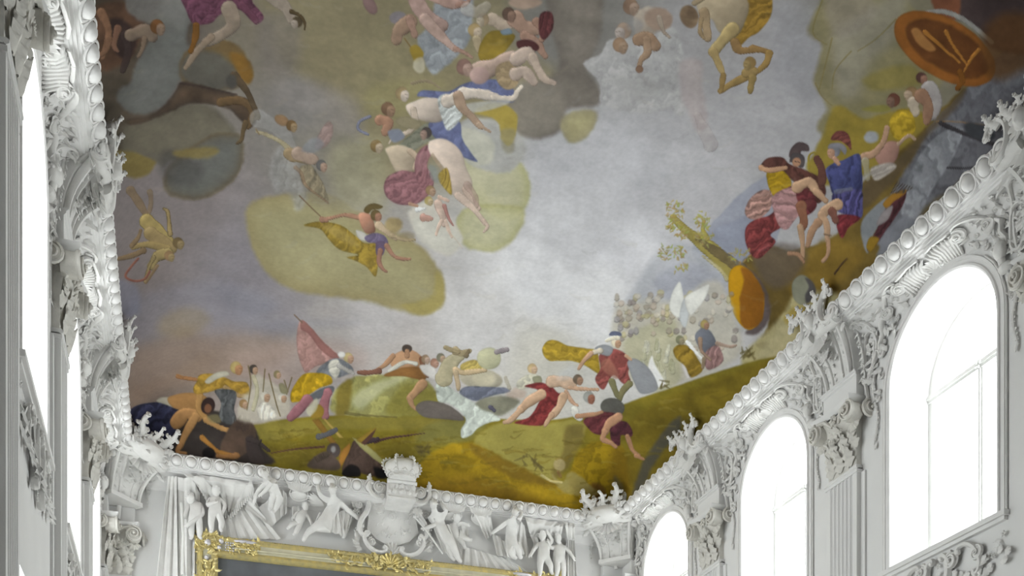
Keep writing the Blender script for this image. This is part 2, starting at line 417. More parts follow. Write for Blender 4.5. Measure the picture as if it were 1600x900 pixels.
def segd(u, v, P, closed):
    Q = np.roll(P, -1, 0) if closed else P[1:]; A = P if closed else P[:-1]
    best = np.full(u.shape, 1e9); tt = np.zeros(u.shape); sd = np.zeros(u.shape)
    for i, (a, b) in enumerate(zip(A, Q)):
        d = b-a; L = max((d*d).sum(), 1e-6); t = np.clip(((u-a[0])*d[0]+(v-a[1])*d[1])/L, 0, 1)
        ex, ey = u-a[0]-t*d[0], v-a[1]-t*d[1]; q = np.hypot(ex, ey); m = q < best
        best[m] = q[m]; tt[m] = (i+t[m])/len(A); sd[m] = (ey+ex*.6)[m]
    return best, tt, sd
def mix(ix, col, al): C[ix] = C[ix]*(1-al[:, None])+np.clip(col, 0, 255)*al[:, None]
def B(col, s, soft=1.5, sm=True, var=.10, op=1., fold=None, rim=0., wob=True, lit=.0, edge=None):
    """a painted area: soft edge, mottled tone, optional drapery folds (angle, spacing, strength) and darker rim"""
    if soft <= 1.5 and not rim: rim = .13
    P = pts(s); P = smooth(P) if sm else P; lo, hi = P.min(0), P.max(0); ix = sel(lo, hi, soft*2+8)
    if not len(ix): return
    q_ = 1. if soft > 2 else .30
    u, v = (CU[ix]+(WU[ix]-CU[ix])*q_, CV[ix]+(WV[ix]-CV[ix])*q_) if wob else (CU[ix], CV[ix])
    d, _, _ = segd(u, v, P, True); ins = np.zeros(u.shape, bool)
    for a, b in zip(P, np.roll(P, -1, 0)):
        if a[1] == b[1]: continue
        c = ((a[1] > v) != (b[1] > v)) & (u < (b[0]-a[0])*(v-a[1])/(b[1]-a[1])+a[0]); ins ^= c
    sg = np.where(ins, d, -d); al = np.clip(.5+sg/(2*soft), 0, 1); al = al*al*(3-2*al)*op
    tone = 1+var*(NZ[1][ix]*1.4+NZ[2][ix]*1.2+NB[ix]*1.2)
    if fold:
        a = math.radians(fold[0]); w = (CU[ix]*math.cos(a)+CV[ix]*math.sin(a))/fold[1]*2*PI*.62+NZ[2][ix]*9+NZ[1][ix]*12+NZ[3][ix]*4
        tone += fold[2]*(.75*np.sin(w)*(.7+1.6*NZ[0][ix]+1.8*NZ[2][ix])+.45*np.sin(1.7*w+1+6*NZ[3][ix])+1.6*NZ[3][ix])
    if rim: tone -= rim*np.exp(-np.abs(sg)/max(1.5, soft))
    if lit: tone += lit*(-((u-(lo[0]+hi[0])/2)/max(hi[0]-lo[0], 1))-((v-(lo[1]+hi[1])/2)/max(hi[1]-lo[1], 1)))
    c = np.array(col)[None]*tone[:, None]
    if edge is not None:
        e = np.exp(-np.clip(sg, 0, None)/edge[1])[:, None]; c = c*(1-e)+np.array(edge[0])[None]*tone[:, None]*e
    mix(ix, c, al)
def S(col, w0, w1, s, op=1., sh=.22, soft=.8, line=.0):
    """a tapering limb, staff or fold, modelled light on its upper left"""
    P = smooth(pts(s), False, 4) if s.count(' ') > 1 else pts(s); W_ = max(w0, w1); soft = soft if W_ > 4 else 1.3; line = line or (.12 if W_ > 6 else 0); ix = sel(P.min(0), P.max(0), W_+3)
    if not len(ix): return
    d, t, sd = segd(CU[ix]+(WU[ix]-CU[ix])*(.32 if W_ > 5 else .0), CV[ix]+(WV[ix]-CV[ix])*(.32 if W_ > 5 else .0), P, False); w = (w0+(w1-w0)*t)/2*(1+(.09 if W_ > 5 else 0)*np.sin(t*9+P[0, 0])); al = np.clip((w-d)/soft+.5, 0, 1)*op
    tone = 1-sh*.75*np.clip(sd/np.maximum(w, .5), -1, 1)**3-sh*.3*np.clip(sd/np.maximum(w, .5), -1, 1)+.16*NZ[3][ix]+.14*NZ[2][ix]
    if line: tone = np.where(d > w-1.2, tone*(1-line), tone)
    mix(ix, np.array(col)[None]*tone[:, None], al)
def E(col, x, y, rx, ry=None, a=0, **k):
    ry = ry or rx; a = math.radians(a)
    B(col, ' '.join('%.1f,%.1f' % (x+rx*math.cos(t)*math.cos(a)-ry*math.sin(t)*math.sin(a), y+rx*math.cos(t)*math.sin(a)+ry*math.sin(t)*math.cos(a)) for t in [2*PI*i/10 for i in range(10)]), **k)
def H(x, y, r, skin, hair, d=1, hat=None):     # a small painted head: face turned to side d, hair on crown and back, brow, nose and cheek
    sg_ = 1 if d >= 0 else -1
    E(hair, x-sg_*r*.22, y-r*.18, r*.92, r*.98, soft=1.1, var=.25)
    B(skin, ' '.join('%f,%f' % (x+sg_*r*p, y+r*q) for p, q in ((-.25, -.35), (.35, -.62), (.78, -.35), (.86, .05), (.74, .5), (.42, .98), (-.05, .92), (-.32, .4))), soft=.9, lit=.15)
    sk = [c*.6 for c in skin]
    S(sk, 1.2, .9, '%f,%f %f,%f' % (x+sg_*r*.25, y-r*.05, x+sg_*r*.72, y-r*.02), op=.5, sh=0); S(sk, 1.1, .8, '%f,%f %f,%f' % (x+sg_*r*.42, y+r*.5, x+sg_*r*.74, y+r*.48), op=.5, sh=0)
    E([c*.8 for c in skin], x-sg_*r*.05, y+r*.45, r*.3, r*.5, soft=2, op=.5)
    if hat: B(hat, '%f,%f %f,%f %f,%f %f,%f' % (x-r, y-r*.2, x-r*.6, y-r*1.25, x+r*.7, y-r*1.2, x+r, y-r*.2), soft=1)

# sky
ctl = '''170,30,85,75,68 150,-60,80,70,64 250,300,122,112,112 230,480,118,107,106 300,540,137,120,108 220,600,127,110,100 380,430,125,118,125 520,120,120,110,92 450,60,116,107,90 470,150,120,115,112
600,130,127,120,95 700,150,127,120,94 760,-60,110,105,95 900,60,116,113,108 900,350,174,173,177 850,450,188,187,190 1000,250,164,163,168 1000,400,182,181,186 1150,60,141,138,140 1250,100,139,137,142 1200,200,150,148,151
750,530,182,179,179 600,500,167,162,162 420,490,135,128,134 500,515,152,145,142 1100,300,160,158,162 1400,60,116,109,88 950,480,192,191,193 850,560,178,174,164 400,600,152,137,130 620,560,170,162,158 330,500,138,128,132 1040,180,152,150,153 900,260,164,163,168'''
ct = np.array([[float(a) for a in p.split(',')] for p in ctl.split()])
acc = np.zeros((N_, 3)); ws = np.zeros(N_)
for x, y, r, g_, b in ct:
    w = 1/(((CU+NZ[0]*60-x)**2+(CV+NZ[1]*40-y)**2)/900+.6)**2; acc += w[:, None]*np.array([r, g_, b]); ws += w
C[:] = acc/ws[:, None]*(1+.07*NZ[1]+.06*NZ[2]+.06*NB)[:, None]
# bands of blue and rose in the lower left sky
B((122, 125, 150), '205,470 330,440 430,470 400,500 300,510 205,540', 14, op=.3); B((118, 122, 148), '560,505 420,520 330,545 260,585 205,600 210,560 300,525 430,500', 10, op=.2)
B((150, 122, 100), '205,560 300,525 400,520 460,545 400,580 260,610 205,640', 16, op=.5); B((165, 140, 130), '360,560 470,530 560,540 560,580 420,600', 14, op=.5); B((150, 128, 88), '255,495 300,480 330,500 290,525 250,520', 10, op=.4)
B((112, 116, 142), '185,440 215,450 215,490 190,490', 6, op=.5)
# --- clouds
yc, gc = (127, 117, 86), (120, 112, 98)
B(yc, '425,-60 430,60 455,110 520,140 560,200 575,280 640,300 700,230 840,200 880,120 800,60 760,-60', 16, op=.75)
B((112, 104, 98), '405,30 460,20 470,80 450,120 410,110', 14, op=.6); B((132, 124, 120), '440,130 520,140 560,165 560,230 500,180 430,160', 16, op=.6)
B((132, 124, 84), '590,130 680,125 690,140 650,170 600,190 570,160', 12, op=.7)
B((150, 143, 106), '500,300 395,315 388,365 415,425 465,455 555,468 625,485 658,493 690,478 694,440 668,395 640,372 600,355 560,330', 5, var=.07, edge=((140, 128, 88), 26))
B((152, 138, 72), '628,478 660,494 690,478 694,440 680,425 676,460 650,472', 4, op=.6)
B((118, 112, 100), '450,215 560,220 600,300 560,330 450,300', 18, op=.5); B((150, 144, 112), '520,230 600,220 600,330 560,340 520,300', 18, op=.6)
B((166, 162, 132), '700,285 745,320 790,345 822,325 828,285 815,255 780,240 730,230', 4, var=.06, edge=((152, 150, 104), 12))
B((165, 162, 125), '715,370 735,388 775,392 805,370 820,330 780,320 720,330', 4, op=.9, edge=((150, 146, 96), 8))
B((178, 172, 160), '640,330 650,365 690,398 712,392 722,372 700,335 670,315', 4, var=.05); B((174, 172, 160), '645,342 690,345 720,372 700,395 665,385', 3, op=.6)
B((118, 110, 100), '850,-60 935,-60 938,50 918,105 936,140 932,165 885,172 882,200 835,218 798,185 805,140 870,110 860,40', 6, var=.12, edge=((106, 98, 90), 16))
B((128, 120, 108), '800,130 870,135 880,180 840,215 805,195', 8, op=.8); B((148, 140, 102), '877,185 880,212 898,224 924,208 932,176 905,172', 4, edge=((140, 132, 104), 6))
B((152, 150, 146), '722,190 718,235 745,262 795,268 822,236 806,205 770,185', 4, var=.08); B((170, 168, 150), '722,200 718,235 742,258 772,250 765,215', 4, op=.8)
B((150, 132, 60), '740,176 752,165 785,162 808,178 806,212 795,228 782,215 778,192 760,180', 2.5, op=.95); B((128, 122, 96), '782,205 806,205 800,240 785,232', 4, op=.6)
# grey and brown clouds, upper left, with the dark horse
B((78, 68, 56), '145,-60 300,-60 300,60 250,160 240,240 175,240 150,100', 14, var=.2)
B((90, 60, 42), '150,10 200,5 225,40 205,90 160,110 150,60', 6, var=.35, op=.8); B((58, 42, 38), '172,30 205,40 212,75 190,90 175,70', 4, var=.3)
B((104, 100, 96), '188,-60 300,-60 300,30 262,36 232,38 206,25 195,0', 4, var=.08)
B((102, 102, 98), '240,35 300,-30 292,60 302,80 288,112 276,135 255,168 210,178 184,160 186,140 205,128 215,95 235,60', 4, var=.09, edge=((94, 94, 90), 12)); B((112, 110, 106), '262,-40 285,-20 290,40 262,40 250,20', 8, op=.8)
B((98, 80, 50), '282,118 286,85 320,66 352,62 382,82 396,112 390,130 378,125 366,140 300,140', 3.5, var=.15); B((82, 80, 74), '284,120 288,90 320,78 350,88 370,110 372,135 320,142', 7, op=.9); B((116, 84, 30), '360,82 382,88 396,115 388,133 376,120 366,100', 4, op=.8)
B((104, 97, 82), '192,200 232,186 272,168 322,163 356,190 366,206 348,232 322,248 250,252 195,245', 6, var=.1, edge=((92, 86, 72), 14))
B((114, 100, 56), '180,236 184,262 208,278 236,270 244,246 215,238', 4); B((96, 90, 78), '215,235 250,240 262,250 255,262 240,250', 4)
B((94, 94, 90), '256,292 262,262 292,236 330,212 374,210 380,248 362,284 322,309 278,309', 4, var=.1, edge=((90, 78, 56), 7)); B((72, 70, 68), '255,236 290,242 320,262 300,290 262,282 250,262', 9, op=.6)
B((122, 106, 58), '272,236 330,230 342,238 320,248 280,246', 4, op=.8)
B((76, 60, 46), '198,186 240,178 270,150 285,128 330,138 375,152 396,160 402,185 392,200 378,190 352,168 300,162 250,182 205,194', 2.5, var=.3, edge=((60, 50, 42), 6)); S((92, 72, 46), 14, 8, '345,160 378,158 394,175 388,198')
S((78, 64, 46), 13, 5, '366,118 384,140 394,160 404,182 400,186', sh=.3); S((88, 72, 48), 9, 4, '384,192 380,205 378,218 370,224', sh=.3); S((58, 46, 40), 4, 3, '282,130 320,136 370,148', op=.7); E((70, 66, 62), 362, 128, 9, 12, soft=3)
S((128, 92, 66), 14, 8, '158,20 170,50 160,90'); S((122, 88, 64), 11, 6, '170,60 165,80 152,88'); S((118, 84, 64), 12, 5, '184,45 178,70 184,80'); S((60, 46, 44), 14, 10, '196,55 200,80 192,110', op=.8)
S((118, 100, 84), 22, 16, '205,55 228,48 238,58'); S((116, 96, 78), 8, 5, '226,60 222,78 216,88'); H(248, 44, 12, (132, 108, 88), (112, 74, 38), .6)
B((96, 52, 72), '286,-20 292,20 304,38 330,36 345,22 372,14 392,32 402,38 412,26 396,5 380,-20', 1.5, fold=(60, 9, .22)); S((104, 56, 76), 12, 9, '378,8 392,22 400,34')
S((132, 116, 100), 26, 14, '358,14 364,38 345,55 322,66', sh=.2); S((128, 110, 92), 13, 7, '330,58 308,80 296,98 290,106', sh=.2); S((110, 74, 28), 12, 8, '306,40 305,60 298,80')
S((140, 126, 112), 24, 14, '420,-10 445,10 455,30'); H(462, 36, 9, (150, 136, 122), (74, 62, 42), -.6); S((78, 64, 40), 7, 3, '455,18 468,24 476,36 476,46')
# winged pair at the left
S((140, 138, 136), 30, 12, '405,185 440,205 460,235', op=.55, sh=.1); B((142, 140, 138), '425,245 440,225 460,240 470,280 480,310 465,330 450,300 430,300 420,270', 5, op=.6, fold=(30, 12, .08))
S((150, 138, 108), 5, 9, '402,206 420,212 440,222 458,240', sh=.15); S((118, 100, 72), 2, 2, '400,202 405,210'); E((138, 108, 76), 440, 188, 12, 8, a=30, soft=1.5); H(457, 198, 9, (146, 122, 88), (118, 92, 56), .7)
S((134, 114, 84), 20, 15, '452,240 468,246 484,248'); S((146, 124, 108), 20, 17, '466,240 478,246 490,250'); H(504, 260, 9, (150, 122, 104), (88, 86, 84), .5)
B((132, 120, 96), '468,262 484,258 496,272 506,290 514,318 500,306 486,300 472,285', 1.5, fold=(20, 8, .14), rim=.2); B((138, 114, 108), '512,190 520,196 518,215 508,230 492,232 498,210', 1.5, fold=(50, 5, .08)); B((116, 118, 124), '470,235 490,215 505,225 490,240', 3, op=.7)
S((128, 100, 76), 7, 3, '462,262 470,270 480,292 512,316', op=.6)
# golden pair lower down at the left
g1, g2 = (138, 118, 78), (122, 100, 72)
S(g2, 15, 9, '204,298 218,318 230,338', op=.8); S(g2, 9, 6, '234,300 236,318 232,336', op=.7); S((146, 128, 78), 26, 24, '230,346 245,362 260,378', line=.25); S(g1, 24, 18, '236,365 258,382 268,388'); S((140, 120, 78), 8, 5, '266,366 264,345 262,330 256,326', line=.3)
S((140, 120, 76), 13, 8, '262,388 232,382 208,386'); S(g2, 8, 5, '206,384 216,372 220,360'); S(g2, 7, 10, '186,404 204,400 224,392'); S((142, 124, 80), 20, 12, '262,396 246,400 236,416', line=.25); S((140, 122, 80), 7, 4, '240,402 232,420 226,440', line=.3); S(g2, 5, 4, '246,415 236,430 228,442')
H(280, 381, 9, (142, 122, 84), (112, 94, 60), .6); H(266, 401, 8, (144, 124, 84), (128, 100, 68), .3); S((128, 78, 62), 3.5, 3.5, '216,404 204,418 196,432 210,439 226,436 234,424')
# the central group
bl, wh = (88, 98, 152), (168, 172, 170)
B((112, 112, 96), '620,232 636,215 668,192 702,196 696,216 668,222 640,240', 2, fold=(70, 10, .10))
B(bl, '652,150 662,141 700,143 724,131 760,124 790,128 803,142 800,160 760,156 720,150 690,162 668,152', 1.5, fold=(20, 16, .10)); B((90, 100, 154), '674,190 716,188 722,215 735,238 745,253 712,240 690,225 672,205', 1.5, fold=(50, 12, .08))
B((176, 160, 146), '634,166 648,158 668,152 690,158 694,185 678,192 658,188 642,182', 1.5, lit=.25); S((172, 154, 136), 12, 7, '646,172 648,190 640,205 618,213'); S((170, 152, 138), 3, 2, '620,212 612,218 608,224'); H(630, 148, 11, (176, 160, 146), (140, 120, 86), .7)
S((128, 112, 92), 6, 3, '644,130 668,126 688,138', op=.7)
B(wh, '684,156 700,146 716,160 722,182 702,204 692,190', 1.5, fold=(60, 7, .12), rim=.1); S((182, 168, 154), 22, 18, '700,158 718,152'); S((186, 172, 158), 20, 12, '724,146 748,146 776,152'); S((190, 176, 160), 10, 7, '770,152 800,154 808,144 815,136'); B((158, 156, 150), '728,162 790,156 790,164 740,176', 2, op=.8)
S((154, 128, 106), 18, 9, '716,150 722,168 736,182 752,198'); S((154, 130, 108), 6, 3, '748,194 760,202 766,206')
H(608, 172, 11, (142, 112, 88), (112, 86, 64), .6); S((152, 112, 88), 18, 14, '594,188 606,192 602,206', sh=.25); S((116, 118, 146), 5, 4, '578,182 562,190 560,202 575,210', line=.15); E((136, 126, 98), 638, 192, 20, 9, a=10, soft=1.5); B((116, 122, 140), '606,206 624,202 632,215 615,222', 2)
H(590, 230, 10, (172, 152, 126), (136, 112, 70), .7); B((174, 156, 132), '602,232 622,226 640,232 648,250 644,268 622,270 612,256 606,244', 1.5, lit=.25); S((170, 148, 124), 10, 7, '640,236 652,248 648,262')
B((132, 86, 92), '606,276 628,266 648,268 666,262 678,280 672,302 652,318 626,320 606,310 600,294', 1.5, fold=(60, 10, .2), rim=.15); B((136, 88, 94), '648,262 654,238 668,226 676,236 668,256 670,290 655,290', 1.5, fold=(20, 7, .2)); B((150, 104, 108), '650,245 668,236 664,262 652,268', 2, op=.7)
S((158, 122, 98), 6, 4, '640,318 652,322')
B((182, 163, 148), '670,222 688,216 708,224 722,240 728,262 738,284 733,304 716,312 704,298 700,272 684,250 672,240', 1.5, lit=.2, rim=.12); S((150, 128, 104), 6, 4, '676,242 690,262 694,268', op=.7)
S((172, 148, 132), 14, 7, '728,296 738,312 748,326'); S((150, 124, 112), 12, 7, '730,290 742,306 745,322', op=.6); S((180, 158, 142), 13, 6, '716,306 736,322 748,336 758,350', sh=.15); S((178, 154, 138), 7, 4, '756,346 762,354 756,362'); H(664, 209, 9, (150, 122, 108), (82, 72, 68), -.6)
B((146, 124, 58), '684,276 698,262 704,280 706,304 696,296', 1.5, fold=(10, 6, .15)); B((116, 122, 118), '672,258 684,264 686,284 674,280', 3, op=.7)
H(674, 299, 8, (158, 128, 104), (128, 104, 72), .5); H(671, 315, 7, (172, 152, 116), (152, 136, 84), .6); S((182, 156, 140), 14, 9, '684,318 690,334 694,350'); S((184, 158, 140), 6, 4, '690,345 684,358 682,366'); S((184, 160, 142), 6, 4, '696,346 702,362 706,370'); S((174, 122, 106), 12, 7, '662,340 674,342', op=.8); S((170, 118, 108), 7, 3, '694,322 700,340 708,352'); S((180, 150, 132), 6, 5, '686,308 700,314')
S((188, 190, 192), 9, 3, '652,328 664,326', op=.8); S((168, 150, 128), 2, 1, '700,360 715,378 722,388', op=.6)
# warrior on his cloud
B((140, 118, 48), '474,352 500,346 532,352 552,366 570,380 592,380 591,408 587,432 574,418 556,408 542,402 560,398 530,390 512,372 500,358', 1.3, fold=(35, 13, .16), rim=.18); B((158, 138, 80), '500,350 528,356 548,370 560,384 540,380 518,366', 3, op=.5)
S((100, 78, 56), 1.8, 1.4, '468,306 486,324 504,341', sh=0); S((160, 116, 92), 5, 7, '503,343 520,340 540,336 560,340', line=.15); S((150, 110, 88), 9, 7, '503,343 510,344')
B((162, 114, 90), '560,334 576,334 584,346 586,362 572,364 564,352', 1.2, lit=.35); H(589, 338, 9, (150, 108, 84), (96, 80, 48), .8); B((92, 78, 44), '568,330 572,322 584,318 598,322 594,326 582,328 575,334', 1); B((176, 172, 164), '556,360 570,364 576,376 562,374', 1.2)
B((108, 92, 128), '570,370 584,364 600,368 606,380 598,388 586,380 574,378', 1.2, fold=(30, 7, .14)); B((102, 82, 112), '588,378 602,380 598,398 588,398', 1.2); S((146, 104, 84), 9, 4, '594,392 592,408 598,420 604,424'); S((150, 108, 86), 8, 4, '604,384 614,398 626,404 641,405', sh=.3)
S((168, 146, 118), 12, 8, '592,352 604,362 618,372'); S((164, 144, 112), 7, 4, '612,368 632,374 648,374'); E((150, 132, 92), 615, 352, 13, 12, soft=3, var=.25); E((130, 116, 84), 636, 368, 12, 6, soft=4, op=.6)
# upper middle group
B((126, 130, 136), '652,60 668,40 700,-40 735,-20 738,45 722,80 700,100 680,116 664,98', 3, fold=(70, 18, .08)); S((158, 128, 118), 26, 20, '645,-12 660,18 690,40'); S((160, 132, 120), 22, 9, '664,30 688,56 712,78'); S((150, 116, 100), 8, 4, '712,76 728,84 738,90'); S((158, 126, 114), 26, 12, '680,-10 700,4 722,6'); S((148, 112, 98), 10, 5, '716,8 730,4 736,-10')
E((128, 98, 96), 578, 8, 9, 16, a=-30, soft=1.5); E((120, 112, 118), 622, 28, 14, 10, soft=2); S((136, 110, 90), 26, 16, '640,34 622,50 620,62'); S((144, 112, 96), 14, 10, '640,30 648,55'); S((108, 88, 52), 2, 2, '632,60 652,88', sh=0); B((136, 116, 46), '640,78 650,70 662,84 650,98', 2); B((170, 162, 140), '648,94 660,90 664,108 655,115 646,106', 2, op=.8)
S((158, 140, 122), 22, 14, '770,30 790,40 805,28', sh=.12); H(753, 32, 10, (164, 148, 126), (144, 124, 96), -.5); H(744, 49, 11, (168, 150, 128), (142, 122, 84), .5); S((150, 134, 106), 16, 10, '745,62 748,78'); S((170, 160, 150), 20, 16, '730,14 745,20 760,10', op=.5)
B((118, 100, 40), '752,66 768,48 800,52 804,60 790,80 782,97 760,101 748,88', 1.5, var=.25); B((104, 124, 140), '782,48 796,44 800,52 786,54', 1.5)
S((148, 118, 100), 26, 20, '806,30 820,44 840,46'); S((150, 116, 98), 16, 9, '820,56 838,66 846,80 852,88', line=.12); S((146, 112, 94), 14, 10, '838,34 850,50 846,62'); B((88, 42, 44), '844,22 862,20 864,44 850,62 842,50', 1.5, fold=(10, 7, .2)); B((80, 40, 40), '808,64 828,62 842,72 836,80 812,76', 1.5); H(797, 24, 11, (128, 100, 84), (92, 72, 60), .3); E((156, 132, 114), 820, 4, 26, 10, soft=3)
S((156, 132, 118), 30, 26, '748,112 775,104 800,92'); H(728, 107, 13, (160, 130, 116), (128, 96, 86), .5); E((164, 134, 126), 749, 118, 15, 14, soft=2, lit=.2); B((142, 122, 92), '776,104 800,96 812,118 806,136 790,140 776,126', 1.5, fold=(80, 9, .1)); S((164, 144, 130), 26, 16, '808,92 824,84 834,96'); S((166, 146, 130), 16, 9, '832,90 842,110 852,124 866,130', sh=.18); S((162, 142, 128), 20, 15, '806,116 820,112 834,128')
# white robed putti and the great angel
B((152, 150, 150), '912,98 940,82 952,62 1000,56 1050,40 1068,86 1058,130 1072,170 1062,180 1046,172 1010,178 968,172 938,160 936,130', 2.5, fold=(40, 30, .045)); B((140, 138, 136), '960,120 1010,125 1030,150 980,150', 10, op=.5)
B((152, 138, 136), '1062,98 1094,96 1098,140 1106,195 1090,205 1078,178 1064,150', 5, op=.7); S((154, 142, 138), 12, 26, '1090,180 1110,225', op=.4)
H(988, 12, 13, (150, 126, 108), (128, 102, 82), .3); E((150, 136, 122), 1010, 35, 20, 24, a=20, soft=3, lit=.2); E((142, 120, 104), 1030, 30, 22, 18, soft=3); S((150, 134, 118), 9, 4, '1030,28 1036,48 1046,58'); H(972, 50, 13, (156, 142, 134), (136, 116, 100), -.3); H(971, 72, 12, (142, 118, 96), (134, 108, 84), .4); S((140, 112, 88), 22, 16, '998,62 1015,60 1024,72'); S((142, 116, 92), 14, 7, '1010,62 1012,82 1002,94 998,106', line=.12); E((128, 98, 76), 999, 108, 6, soft=1); E((126, 124, 124), 992, 40, 13, 10, soft=4, op=.6)
B((128, 100, 38), '1156,-30 1200,-20 1206,20 1188,48 1168,60 1148,80 1144,64 1158,40 1160,10', 1.5, fold=(70, 12, .16), rim=.1); B((150, 134, 108), '1090,0 1130,-20 1168,0 1164,34 1146,60 1124,50 1112,30 1096,28', 2, lit=.3, rim=.12); S((144, 122, 92), 16, 12, '1100,20 1104,42 1106,60', line=.15); S((138, 116, 84), 8, 5, '1096,30 1094,50 1100,60')
E((108, 88, 66), 1077, 26, 14, 18, a=-20, soft=2, var=.3); S((146, 128, 100), 10, 6, '1085,5 1100,-5 1110,-20'); S((156, 136, 90), 22, 14, '1144,46 1128,64 1114,82', line=.12); S((152, 130, 84), 15, 8, '1114,82 1122,98 1130,116', line=.12); S((128, 100, 60), 16, 10, '1148,66 1156,78 1178,78', line=.12); S((128, 100, 58), 12, 7, '1176,76 1196,80 1204,86'); S((132, 106, 58), 12, 8, '1202,84 1198,98 1184,112'); S((132, 108, 62), 9, 13, '1126,142 1142,132 1166,120'); S((132, 110, 66), 16, 14, '1166,114 1178,112'); S((126, 106, 62), 12, 8, '1176,122 1172,144'); H(1170, 100, 10, (132, 112, 70), (116, 94, 56), -.2); S((128, 104, 60), 10, 7, '1130,118 1128,132 1126,143')
# --- right side: yellow cloud bank, rocks, shields
B((122, 114, 82), '1290,-60 1282,0 1262,48 1284,72 1272,118 1276,140 1292,170 1278,205 1340,240 1420,200 1480,100 1420,0 1420,-60', 5, var=.12); B((138, 132, 118), '1300,60 1350,20 1420,-20 1400,60 1360,100 1340,150 1310,150', 14, op=.7); B((134, 124, 112), '1290,0 1340,-20 1370,20 1310,60', 10, op=.6); B((124, 112, 50), '1352,120 1420,100 1440,130 1400,140 1360,140', 6, op=.6)
for q in ('1285,0 1270,50 1292,70', '1274,130 1284,150 1300,165', '1300,60 1290,100 1280,140', '1330,80 1305,110 1300,140', '1400,30 1370,60 1340,80'): S((112, 100, 58), 2.5, 1.5, q, op=.7, sh=0)
B((128, 112, 46), '1306,165 1350,185 1420,170 1450,190 1420,240 1300,290 1262,262 1285,215', 4, var=.14)
B((134, 138, 156), '1080,395 1110,352 1150,310 1190,278 1230,262 1200,420 1130,432', 2.5, var=.05, op=.85); B((124, 130, 152), '1105,372 1150,345 1190,330 1180,430 1130,440', 3, op=.6)
B((158, 160, 168), '975,482 990,450 1020,405 1062,378 1100,400 1150,440 1160,520 1080,520 1000,520', 7, var=.06, op=.85); B((140, 142, 158), '1020,440 1080,410 1140,450 1120,500 1050,470', 7, op=.6)
# slope along the right cornice
B((102, 84, 38), '1540,110 1480,160 1440,205 1390,250 1345,290 1320,340 1300,372 1240,390 1200,385 1160,410 1190,455 1200,500 1180,560 1210,600 1290,520 1620,300 1640,60', 3, var=.22)
B((130, 104, 40), '1260,400 1300,370 1350,400 1300,450 1255,470 1225,440', 8, op=.7); B((92, 80, 72), '1180,395 1230,380 1262,400 1240,440 1210,450 1185,430', 8, op=.7)
B((158, 148, 104), '1246,458 1222,490 1170,545 1160,570 1205,578 1300,520 1310,460', 5, var=.10, fold=(-50, 40, .05)); B((172, 162, 122), '1240,480 1200,530 1180,560 1215,560 1260,510', 8, op=.6); B((150, 128, 50), '1240,480 1265,485 1245,510 1225,500', 5, op=.7)
B((132, 132, 112), '1238,442 1250,430 1262,434 1270,452 1262,472 1250,476 1239,464', 1.5, wob=False); B((74, 70, 74), '1258,434 1270,440 1275,458 1262,474 1258,462 1264,448', 2, op=.9)
B((98, 98, 106), '1500,150 1540,105 1620,60 1640,260 1540,280 1480,310 1430,350 1405,392 1372,380 1390,310 1430,240 1460,190', 4, fold=(-45, 40, .10)); B((86, 72, 52), '1505,140 1450,200 1400,250 1350,290 1345,330 1400,280 1450,215 1500,160', 5, op=.8)
B((128, 130, 138), '1412,345 1408,310 1432,250 1470,208 1505,200 1490,245 1455,300 1432,345 1420,350', 2, fold=(-35, 24, .10)); B((122, 126, 132), '1348,378 1346,348 1368,322 1390,308 1384,335 1362,372 1356,396', 2, var=.1); B((118, 120, 130), '1372,392 1385,360 1410,340 1440,345 1420,370 1390,400 1372,410', 3); B((100, 86, 52), '1440,330 1480,300 1520,270 1600,230 1640,260 1540,310 1440,370', 5, op=.9)
B((76, 38, 44), '1356,386 1374,350 1390,312 1404,300 1416,300 1410,322 1390,352 1372,378 1360,393', 1.2, fold=(30, 8, .2)); B((150, 108, 36), '1380,318 1396,302 1416,296 1412,304 1396,316 1386,326', 1.2); B((134, 106, 34), '1354,386 1360,370 1374,372 1368,384 1360,394', 1.2); B((140, 130, 132), '1380,330 1395,322 1388,342 1374,352 1370,348', 1.5)
for k in range(7): S((70, 60, 52), 1.3, 1.3, '%d,302 %d,%d' % (1392+3*k, 1402+4*k, 284+1.5*k), sh=0)
S((62, 44, 34), 3, 1.5, '1304,428 1316,412 1324,404'); S((150, 110, 60), 1.5, 1, '1540,195 1490,190 1462,190'); S((58, 54, 58), 8, 6, '1470,192 1500,206 1560,228', sh=.2); E((60, 62, 68), 1530, 205, 26, 12, a=20, soft=3); S((50, 48, 52), 3, 3, '1480,262 1520,262 1580,250')
B((64, 50, 50), '1470,-60 1640,-60 1640,70 1560,80 1520,40 1480,20', 5, var=.2); B((112, 66, 42), '1452,-60 1490,-60 1500,24 1462,24', 3, var=.2)
S((138, 136, 132), 9, 7, '1415,32 1440,22 1475,18 1510,34 1550,66', sh=.1)
E((132, 80, 26), 1476, 76, 88, 46, 30, soft=1.5, var=.1); E((92, 54, 22), 1480, 76, 72, 34, 30, soft=3, var=.2); B((150, 104, 52), '1424,48 1434,44 1446,58 1462,76 1452,80 1434,68', 2); 
for q in ('1445,50 1470,72 1500,98', '1478,50 1490,72 1510,100', '1530,78 1518,92 1506,112'): S((150, 100, 36), 6, 3, q, sh=.3)
S((120, 74, 22), 10, 8, '1500,112 1504,128 1496,138')
B((86, 56, 26), '1540,40 1600,20 1640,60 1600,110 1545,120', 12, op=.8)
